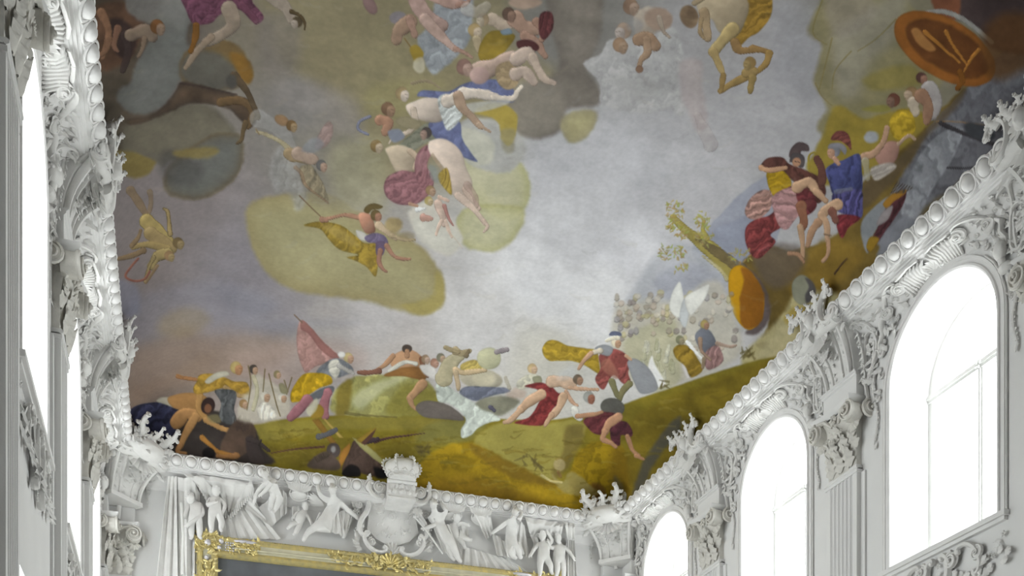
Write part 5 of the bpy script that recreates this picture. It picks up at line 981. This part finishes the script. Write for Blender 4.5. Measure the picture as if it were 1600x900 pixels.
# winged women left and right of the cartouche
fig('stucco_figure', 'winged stucco woman in swirling robe flying left of the cartouche, holding its edge', dict(pelvis=(507, 812, .22, 11), belly=(517, 801, .24, 9), chest=(523, 789, .24, 9.5), neck=(520, 778, .24, 4), skull=(519, 770, .26, 6), sl=(512, 786, .26, 4.5), el=(500, 776, .22, 3.8), wl=(497, 765, .2, 3), hl=(497, 761, .2, 2.8),
    sr=(532, 790, .28, 4.5), er=(541, 800, .30, 3.8), wr=(552, 808, .28, 3), hr=(556, 811, .26, 2.8), kl=(497, 823, .28, 7), al=(480, 833, .2, 4), fl=(473, 846, .16, 3), kr=(510, 830, .30, 7.5), ar=(488, 826, .22, 4.5), fr=(478, 832, .2, 3)), B_, (518, 769, .29, 7, -.4, .1), hands=HN,
    drape=[([(497, 805), (530, 803)], [(488, 826), (512, 834), (538, 838)], 5, .035, .30, .26), ([(520, 805), (545, 795), (556, 800)], [(522, 826), (538, 842), (548, 822)], 4, .03, .22, .14)], wings=[(505, 785, PI*.9, .42)])
fig('stucco_figure', 'winged stucco woman leaning with a staff, right of the cartouche', dict(pelvis=(690, 835, .22, 11), belly=(685, 824, .24, 9), chest=(681, 812, .24, 9.5), neck=(678, 802, .24, 4), skull=(676, 793, .26, 6), sl=(672, 812, .26, 4.5), el=(678, 824, .34, 3.8), wl=(664, 829, .34, 3), hl=(659, 830, .34, 2.8),
    sr=(690, 808, .26, 4.5), er=(697, 800, .2, 3.8), wr=(692, 790, .18, 3), hr=(690, 787, .18, 2.8), kl=(703, 852, .30, 8), al=(714, 872, .2, 4.5), fl=(721, 880, .18, 3), kr=(696, 850, .26, 7.5), ar=(705, 870, .16, 4.2), fr=(712, 876, .16, 3)), B_, (675, 792, .29, 7, -.3, .1), hands=HN,
    drape=[([(674, 825), (702, 822)], [(690, 862), (706, 870), (720, 866)], 4, .03, .28, .22)], wings=[(692, 806, PI*.12, .42)])
putto('stucco_child', 'stucco child tumbling beside the winged woman, right of the cartouche', 712, 838, .8, dict(pelvis=(0, 0, 0, 9), belly=(-4, -8, .03, 9), chest=(-8, -16, .02, 8.5), neck=(-3, -25, 0, 4), skull=(1, -31, 0, 5.5), sl=(-16, -18, 0, 4.5), el=(-21, -8, .03, 3.6), wl=(-14, 0, .08, 2.8), hl=(-11, 2, .08, 2.6), sr=(0, -22, 0, 4.5), er=(11, -25, .03, 3.6), wr=(19, -22, .03, 2.8), hr=(22, -21, .03, 2.6), hipl=(2, 4, 0, 7.5), kl=(12, 14, .04, 5.5), al=(18, 24, 0, 3.4), fl=(22, 27, .03, 2.6), hipr=(6, 0, 0, 7.5), kr=(18, 6, .04, 5.5), ar=(28, 8, 0, 3.4), fr=(32, 8, .03, 2.6)), .18, .8)
putto('stucco_child', 'small stucco child floating at the robe of the left winged woman', 466, 815, .72, dict(pelvis=(0, 0, 0, 9), belly=(5, -8, .03, 9), chest=(10, -16, .02, 8.5), neck=(14, -24, 0, 4), skull=(15, -29, 0, 5.5), sl=(4, -20, 0, 4.5), el=(-4, -18, .03, 3.6), wl=(-9, -11, .05, 2.8), hl=(-11, -8, .05, 2.6), sr=(18, -16, 0, 4.5), er=(22, -8, .03, 3.6), wr=(26, 0, .04, 2.8), hr=(27, 3, .04, 2.6), hipl=(-4, 3, 0, 7.5), kl=(-14, 7, .04, 5.5), al=(-22, 14, 0, 3.4), fl=(-25, 17, .03, 2.6), hipr=(3, 5, 0, 7.5), kr=(-2, 17, .04, 5.5), ar=(-8, 27, 0, 3.4), fr=(-12, 30, .03, 2.6)), .16, -.5)
# hooded figure hanging in the curtain, right
fig('stucco_figure', 'stucco figure wrapped in hanging cloth with arms raised, right of the cartouche', dict(pelvis=(797, 850, .22, 9), belly=(797, 838, .24, 8), chest=(798, 824, .24, 8.5), neck=(800, 813, .26, 4), skull=(801, 806, .28, 5.5), sl=(790, 818, .24, 4.2), el=(780, 826, .26, 3.6), wl=(771, 832, .24, 2.8), hl=(768, 834, .24, 2.6),
    sr=(808, 816, .24, 4.2), er=(814, 804, .24, 3.6), wr=(806, 797, .26, 2.8), hr=(803, 795, .27, 2.6), kl=(794, 866, .26, 6.5), al=(802, 872, .2, 4), fl=(808, 873, .2, 3), kr=(808, 862, .26, 6.5), ar=(812, 872, .2, 4), fr=(816, 872, .2, 3)), B_, (801, 804, .31, 6.5, -.3, -.2), hands=HN,
    drape=[([(788, 846), (812, 850)], [(790, 872), (818, 868)], 3, .03, .28, .24)])

# curtains: each swag one thing
def cloth(name, label, bits, group='stucco curtains of the end wall'):
    root = thing(name, label, 'drapery', (0, WY, 0), 0, group)
    for k, (A, B, nf, amp, h0, h1, nm) in enumerate(bits):
        g = G(); g.ruled([W(*p) for p in A], [W(*p) for p in B], max(24, nf*8), 14, h0, h1, amp, nf, ph=k); g.build(nm, M_STUCCO, root)
        if nm == 'fringed_fold':
            g = G(); P = [W(*p) for p in B]; 
            for a, b in zip(P, P[1:]):
                n_ = max(2, int(math.hypot(b[0]-a[0], b[1]-a[1])/.06))
                for i in range(n_):
                    q = (a[0]+(b[0]-a[0])*i/n_, a[1]+(b[1]-a[1])*i/n_); g.tube([(q[0], q[1]+.03, h1+amp), (q[0]+.01, q[1]-.07, h1+amp*.6)], [.016, .02], 5)
            g.build('fringe', M_STUCCO, root, kind='stuff')
    return root
cloth('stucco_curtain', 'long stucco curtain falling straight down at the left of the gilt frame', [([(262, 742), (280, 742)], [(228, 1040), (296, 1040)], 3, .05, .10, .12, 'fall'), ([(278, 745), (300, 745), (312, 770)], [(284, 1040), (300, 1040), (306, 1040)], 3, .04, .14, .12, 'fall')])
cloth('stucco_curtain', 'fringed stucco swag between the left children and the crouching figure', [([(285, 738), (318, 745), (352, 785)], [(312, 760), (330, 790), (356, 806)], 3, .03, .14, .12, 'fringed_fold'), ([(308, 738), (392, 752)], [(352, 790), (360, 803)], 3, .03, .09, .10, 'fold'), ([(358, 805), (392, 748)], [(357, 808), (398, 766)], 2, .03, .15, .14, 'fringed_fold')])
cloth('stucco_curtain', 'stucco curtain spreading from the crouching figure down to the gilt frame', [([(345, 815), (392, 780)], [(342, 838), (440, 840)], 5, .03, .08, .06, 'fold'), ([(383, 795), (394, 762)], [(424, 822), (402, 790)], 2, .03, .16, .12, 'fold'), ([(404, 792), (440, 762), (448, 770)], [(424, 822), (440, 806), (449, 800)], 3, .03, .12, .10, 'fold')])
cloth('stucco_curtain', 'fringed stucco curtain hanging behind the wrapped figure, right', [([(740, 800), (768, 806)], [(760, 842), (772, 834)], 3, .03, .12, .12, 'fold'), ([(768, 830), (790, 846)], [(775, 866), (800, 874)], 2, .03, .14, .16, 'fold'), ([(812, 808), (820, 820)], [(800, 862), (826, 866)], 2, .03, .12, .14, 'fringed_fold'), ([(722, 850), (800, 872)], [(716, 884), (838, 896)], 7, .025, .06, .05, 'fold')])
cloth('stucco_curtain', 'stucco curtain sweeping from the wrapped figure to the knotted corner, right', [([(822, 806), (884, 816)], [(828, 832), (846, 850)], 3, .03, .10, .10, 'fold'), ([(828, 836), (882, 816)], [(834, 850), (876, 838)], 5, .035, .13, .14, 'fringed_fold')])
cloth('stucco_curtain', 'knotted stucco curtain falling at the right end of the end wall', [([(882, 816), (898, 818)], [(884, 842), (897, 844)], 2, .05, .18, .2, 'knot'), ([(885, 842), (898, 844)], [(878, 1080), (916, 1080)], 4, .05, .14, .12, 'fall')])

G.over_cove = False
# cartouche with crown
ca = thing('heraldic_cartouche', 'large stucco cartouche with scrolled rim in the middle of the end wall', 'cartouche', (0, WY, 0))
def Wp(px, py, h): u, v = W(px, py); return (u, v, h)
ring = [(572, 790), (576, 808), (574, 826), (588, 842), (606, 852), (622, 852), (640, 846), (654, 832), (650, 812), (656, 796), (640, 784), (612, 776), (584, 778)]
g = G(); cu, cv = W(613, 812); n_ = len(ring); rows = []
for k in range(6):
    t = k/5; rows.append([(cu+(W(*p)[0]-cu)*t, cv+(W(*p)[1]-cv)*t, .16+.10*(1-t*t)) for p in ring])
rows.append([(W(*p)[0], W(*p)[1], 0) for p in ring]); g.grid(rows, True); g.build('shield', M_STUCCO, ca)
g = G(); rr_ = random.Random(4)
for i in range(46):                           # worn low relief on the shield
    p = (rr_.uniform(588, 642), rr_.uniform(790, 840)); u, v = W(*p); a = rr_.uniform(0, 6)
    g.tube([(u+.04*math.cos(a+t)*1, v+.04*math.sin(a+t*1.7), .262-.02*math.hypot((u-cu), (v-cv))*4) for t in (0, .6, 1.2, 1.8)], .016, 5)
for p in ((592, 802), (634, 800), (600, 834), (630, 832)): g.volute((*W(*p), .235), .07, rnd.uniform(0, 6), rnd.choice((-1, 1)), 1.5, .3, 16)
g.volute((cu-.02, cv+.02, .26), .09, 0, 1, 1.5, .3, 18); g.build('worn_relief', M_STUCCO, ca)
for i, (a, b, k, sd, w_) in enumerate((((566, 780), (570, 835), 'S', 1, .06), ((574, 836), (600, 858), 'C', 1, .05), ((660, 792), (658, 840), 'S', -1, .06), ((655, 845), (628, 860), 'C', -1, .05), ((560, 776), (588, 784), 'C', -1, .045), ((668, 790), (642, 786), 'C', 1, .045))):
    g = G(); g.scroll(Wp(*a, .22), Wp(*b, .20), w_, k, sd, 7, 1.0, h=.03, flat=1.5); g.build('rim_scroll', M_STUCCO, ca)
for (x, y, s_) in ((560, 790, 1), (663, 806, -1), (580, 848, 1), (655, 850, -1)):
    g = G(); u, v = W(x, y); g.volute((u, v, .22), .10, PI/2, s_, 1.6, .36, 20); g.spray((u, v, .18), PI/2+s_*1.2, .22, .06, 4, .5, .3); g.build('rim_volute', M_STUCCO, ca)
g = G()
for i in range(26):
    t = i/25; x = 556+10*math.sin(t*5)+(18*t**2); y = 795+60*t; u, v = W(x, y); g.leaf((u, v, .15), PI+rnd.uniform(-1, 1), .17, .05, .35, rnd.uniform(-.8, .8), 3, 7, .5)
    x = 672-6*math.sin(t*5)-(14*t**2); y = 805+55*t; u, v = W(x, y); g.leaf((u, v, .15), rnd.uniform(-1, 1), .17, .05, .35, rnd.uniform(-.8, .8), 3, 7, .5)
g.build('leaf_border', M_STUCCO, ca)
for (x, y) in ((556, 800), (657, 806), (671, 826), (560, 826)):
    g = G(); u, v = W(x, y); g.flower((u, v, .2), .075, 6); g.build('flower', M_STUCCO, ca)
g = G(); g.shell(Wp(612, 868, .12), .26, PI*.1, PI*.9, 7, .4); g.spray(Wp(613, 852, .16), -PI/2, .25, .07, 5, .5); g.build('lower_shell', M_STUCCO, ca)
# block over the cornice that carries the crown
X0 = (W(597, 780)[0]+W(638, 780)[0])/2
g = G(); g.box(X0-.30, X0+.30, 9.60, 10.0, .2, .90); g.tube([(X0-.33, 9.98, .90), (X0+.33, 9.98, .90)], .045, 8); g.tube([(X0-.31, 9.64, .86), (X0+.31, 9.64, .86)], .05, 8)
for i in range(12): g.leaf((X0-.25+.1*(i % 6), 9.72+.12*(i//6), .90), PI/2+rnd.uniform(-1, 1), .13, .05, .3, 0, 2, 6, .4)
g.build('cornice_block', M_STUCCO, ca)
for s_ in (-1, 1):
    g = G(); g.volute((X0+s_*.46, 9.90, .66), .13, PI/2, -s_, 1.5, .35, 20); g.scroll((X0+s_*.40, 9.75, .6), (X0+s_*.62, 9.98, .66), .05, 'C', s_, 7, 1); g.spray((X0+s_*.45, 9.6, .5), -PI/2-s_*.2, .25, .07, 4, .5, .3); g.leaf((X0+s_*.66, 10.0, .64), PI/2-s_*.3, .2, .06, .2, s_*.8); g.build('side_volute', M_STUCCO, ca)
cr = thing('crown', 'white stucco crown with beaded arches and small orb on top of the cartouche', 'crown', (X0, WY-.88, 10.015)); cr.scale = (1.12, 1.0, 1.12)
def lathe(g, prof, n=24, sc=(1, 1)):
    g.grid([[(r*math.cos(2*PI*k/n)*sc[0], z, r*math.sin(2*PI*k/n)*sc[1]) for k in range(n)] for r, z in prof], True)
g = G(); lathe(g, [(.0, 0), (.26, 0), (.275, .02), (.27, .05), (.265, .06), (.27, .07), (.265, .10), (.2, .11)]); 
for k in range(16): a = 2*PI*k/16; g.ball((.272*math.cos(a), .05, .272*math.sin(a)), .018, 6, 4)
g.build('circlet', M_STUCCO, cr)
for k in range(10):
    a = 2*PI*k/10+.3; g = G(); c_, s2 = math.cos(a), math.sin(a)
    for q, rr2 in ((0, .04), (-.035, .025), (.035, .025)): g.ball((.285*c_-q*s2, .135 if q == 0 else .115, .285*s2+q*c_), rr2, 6, 4)
    g.build('crown_leaf', M_STUCCO, cr)
g = G(); lathe(g, [(.24, .08), (.31, .15), (.345, .23), (.33, .30), (.26, .36), (.14, .35), (.06, .30), (0, .28)], 28); g.build('cap', M_STUCCO, cr)
for k in range(6):
    a = PI*k/3; g = G(); pts = []
    for i in range(11):
        t = i/10; r = [.27, .31, .345, .37, .37, .345, .30, .23, .15, .07, .0][i]; z = [.10, .14, .19, .245, .30, .345, .375, .39, .38, .35, .335][i]; pts.append((r*math.cos(a), z, r*math.sin(a)))
    g.tube(pts, .018, 5)
    for p in pts[1:-1]: g.ball((p[0]*1.05, p[1]+.02*(p[1]-.2)/.17, p[2]*1.05), .022, 6, 4)
    g.build('arch', M_STUCCO, cr)
g = G(); g.ball((0, .40, 0), .05, 10, 6); g.box(-.012, .012, .44, .52, -.012, .012); g.box(-.035, .035, .47, .49, -.012, .012); g.build('orb', M_STUCCO, cr)
# staff of the right winged woman
g = G(); g.tube([Wp(645, 812, .34), Wp(662, 832, .36), Wp(690, 868, .28)], .022, 6); g.ball(Wp(645, 812, .34), .04); o = g.build('staff', M_STUCCO); o.location = (0, WY, 0); tag(o, 'slender stucco staff in the hand of the right winged woman', 'staff')
g = G(); g.tube([Wp(283, 790, .3), Wp(286, 840, .30), Wp(285, 900, .26)], .03, 6); o = g.build('pole', M_STUCCO); o.location = (0, WY, 0); tag(o, 'short stucco pole held by the left child beside the long curtain', 'pole')
G.over_cove = True
# plumed trophies under the cornice
for (x, y, t) in ((468, 768, 'stucco plume trophy behind the left winged woman, upper left'), (710, 800, 'feathered stucco trophy behind the right winged woman'), (752, 806, 'round stucco shield with beaded rim right of the feathered trophy')):
    u, v = W(x, y); o = thing('stucco_trophy', t, 'trophy', (0, WY, 0), 0, 'trophies under the cornice')
    g = G(); g.dome((u, v, 0), .19, .15, .14, 14, 3); g.tube([(u+.2*math.cos(a), v+.16*math.sin(a), .05) for a in [2*PI*i/20 for i in range(20)]], .02, 5, closed=True); g.build('shield', M_STUCCO, o)
    g = G()
    for i in range(9): g.leaf((u-.12+.03*i, v+.05, .12), PI/2+(.5-i/8)*1.8, .26, .05, .3, 0, 2, 7, .4)
    for i in range(7): g.ball((u-.15+.05*i, v+.19+.02*math.sin(i), .2), .02, 6, 4)
    g.build('plume', M_STUCCO, o)
for (x, y, a, L) in ((456, 790, 5.2, .42), (720, 818, .3, .35)):
    o = thing('stucco_scroll', 'stucco ribbon scroll unrolled beside the %s winged woman' % ('left' if x < 600 else 'right'), 'scroll', (0, WY, 0)); u, v = W(x, y)
    g = G(); g.ruled([(u, v), (u+.16, v+.05)], [(u+.02, v-.34), (u+.2, v-.3)], 8, 8, .1, .16, .02, 1); g.tube([(u, v-.32, .16), (u+.2, v-.3, .16)], .03, 6); g.build('band', M_STUCCO, o)
G.over_cove = False
# quarter arch bands with leaf garlands in both corners
for nm, P1, P2, t in (('l', [(184, 812), (186, 790), (197, 768), (217, 750), (246, 740), (272, 736)], [(200, 800), (204, 783), (214, 766), (229, 752), (250, 742), (268, 738)], 'left'),
                      ('r', [(962, 890), (960, 868), (952, 846), (940, 828), (924, 818), (912, 816)], [(950, 882), (946, 862), (938, 846), (926, 834), (916, 824), (914, 820)], 'right')):
    o = thing('arch_band', 'curved stucco band with leaf garland in the %s corner of the end wall' % t, 'stucco band', (0, WY, 0), 0, 'curved corner bands')
    g = G(); g.tube([Wp(*p, .20) for p in P1], .05, 8, .6); g.build('band', M_STUCCO, o)
    g = G(); pth = [Wp(*p, .12) for p in P2]; g.tube([(p[0], p[1], .09) for p in pth], .035, 6); g.garland(pth, .05, .085, 3, 4); g.build('leaf_garland', M_STUCCO, o)
    g = G(); mid = [tuple((a+b)/2 for a, b in zip(Wp(*p, .08), Wp(*q, .08))) for p, q in zip(P1, P2)]
    for p in mid[:-1]: g.flower((p[0], p[1], .08), .07, 5); g.leaf((p[0], p[1], .08), PI/2, .16, .05, .3)
    g.build('relief_panel', M_STUCCO, o)

# ------------------------------------------------------------------ the gilt framed picture
fp = thing('framed_painting', 'huge dark cloudy painting in a carved gilt and cream frame on the end wall', 'painting', (0, WY, 0))
FX0, FX1, FZ1, FZ0 = .42, 8.75, 8.60, 2.6
prof = [(.0, .0), (.0, .16), (.05, .22), (.10, .22), (.13, .18), (.30, .16), (.34, .20), (.38, .20), (.41, .15), (.44, .10), (.44, .04)]
def frame_ring(i0, i1, m, nm):
    g = G(); rows = []
    for d, h in prof[i0:i1]:
        rows.append([(FX0+d, FZ0+d, h), (FX1-d, FZ0+d, h), (FX1-d, FZ1-d, h), (FX0+d, FZ1-d, h)])
    g.grid(rows, True); g.build(nm, m, fp)
frame_ring(0, 5, M_GILT, 'outer_moulding'); frame_ring(4, 6, M_CREAM, 'cream_panel'); frame_ring(5, 11, M_GILT, 'inner_moulding')
mp = mat('dark_oil_paint', (.20, .215, .235), rough=.35, scale=.8, col2=(.055, .055, .06), spec=.5)
g = G(); g.add([(FX0+.44, FZ0+.44, .07), (FX1-.44, FZ0+.44, .07), (FX1-.44, FZ1-.44, .07), (FX0+.44, FZ1-.44, .07)], [(0, 1, 2, 3)]); g.build('canvas', mp, fp)
def gilt_patch(cx, cz, w, h, n_, seed, nm='carved_ornament'):
    g = G(); R = random.Random(seed)
    for i in range(n_):
        u = cx+R.uniform(-w, w); v = cz+R.uniform(-h, h); g.leaf((u, v, .19), R.uniform(0, 2*PI), R.uniform(.10, .2), .035, .4, R.uniform(-1.4, 1.4), 3, 7, .6)
    for i in range(n_//5):
        u = cx+R.uniform(-w, w)*.8; v = cz+R.uniform(-h, h)*.7; g.volute((u, v, .2), R.uniform(.05, .08), R.uniform(0, 6), R.choice((-1, 1)), 1.4, .35, 14)
    return g.build(nm, M_GILT, fp)
for i, (x, z) in enumerate(((FX0+.22, FZ1-.2), (FX1-.22, FZ1-.2))):
    gilt_patch(x, z, .24, .22, 60, i); sgn = 1 if i == 0 else -1
    gilt_patch(x+sgn*.75, z+.01, .35, .12, 44, i+5); gilt_patch(x, z-.8, .14, .5, 60, i+9)
    for dx, dz, r in ((0, .02, .085), (sgn*.28, .08, .06), (-sgn*.02, -.30, .05), (sgn*.24, -.06, .05)):
        g = G(); g.dome((x+dx, z+dz, .19), r, r, .07, 10, 3); g.build('silvered_boss', M_SILVER, fp)
    g = G()
    for a in range(4):
        for b in range(4):
            g.dome((x+sgn*(.38+.05*a), z-.10+.055*b, .2), .022, .022, .025, 5, 2)
    g.build('diaper_panel', M_SILVER, fp)
    g = G(); g.dome((x+sgn*.78, z+.12, .17), .30, .05, .09, 12, 3); g.build('silver_wing', M_SILVER, fp)
cx = (FX0+FX1)/2
gilt_patch(cx-.02, FZ1-.12, .42, .17, 90, 31); gilt_patch(cx-.75, FZ1-.2, .3, .10, 30, 32); gilt_patch(cx+.7, FZ1-.2, .3, .10, 30, 33); gilt_patch(FX0+3.0, FZ1-.2, .2, .08, 18, 34)
g = G(); g.shell((cx, FZ1-.26, .2), .26, .3, PI-.3, 7, .4)
for i in range(24): g.leaf((cx+rnd.uniform(-.4, .4), FZ1-.24+rnd.uniform(-.08, .16), .27), rnd.uniform(0, 6.28), .14, .035, .5, rnd.uniform(-1, 1), 3, 7, .6)
g.build('gilt_shell', M_GILT, fp)
for a in (1, -1):
    g = G(); g.tube([(cx+a*.55, FZ1-.24, .21), (cx+a*3.4, FZ1-.24, .21)], .018, 6); g.build('gilt_rod', M_CREAM, fp)
g = G()
for i in range(150): g.ball((FX0+.1+.054*i, FZ1-.03, .20), .016, 5, 4)
g.build('pearl_border', M_GILT, fp, kind='stuff')
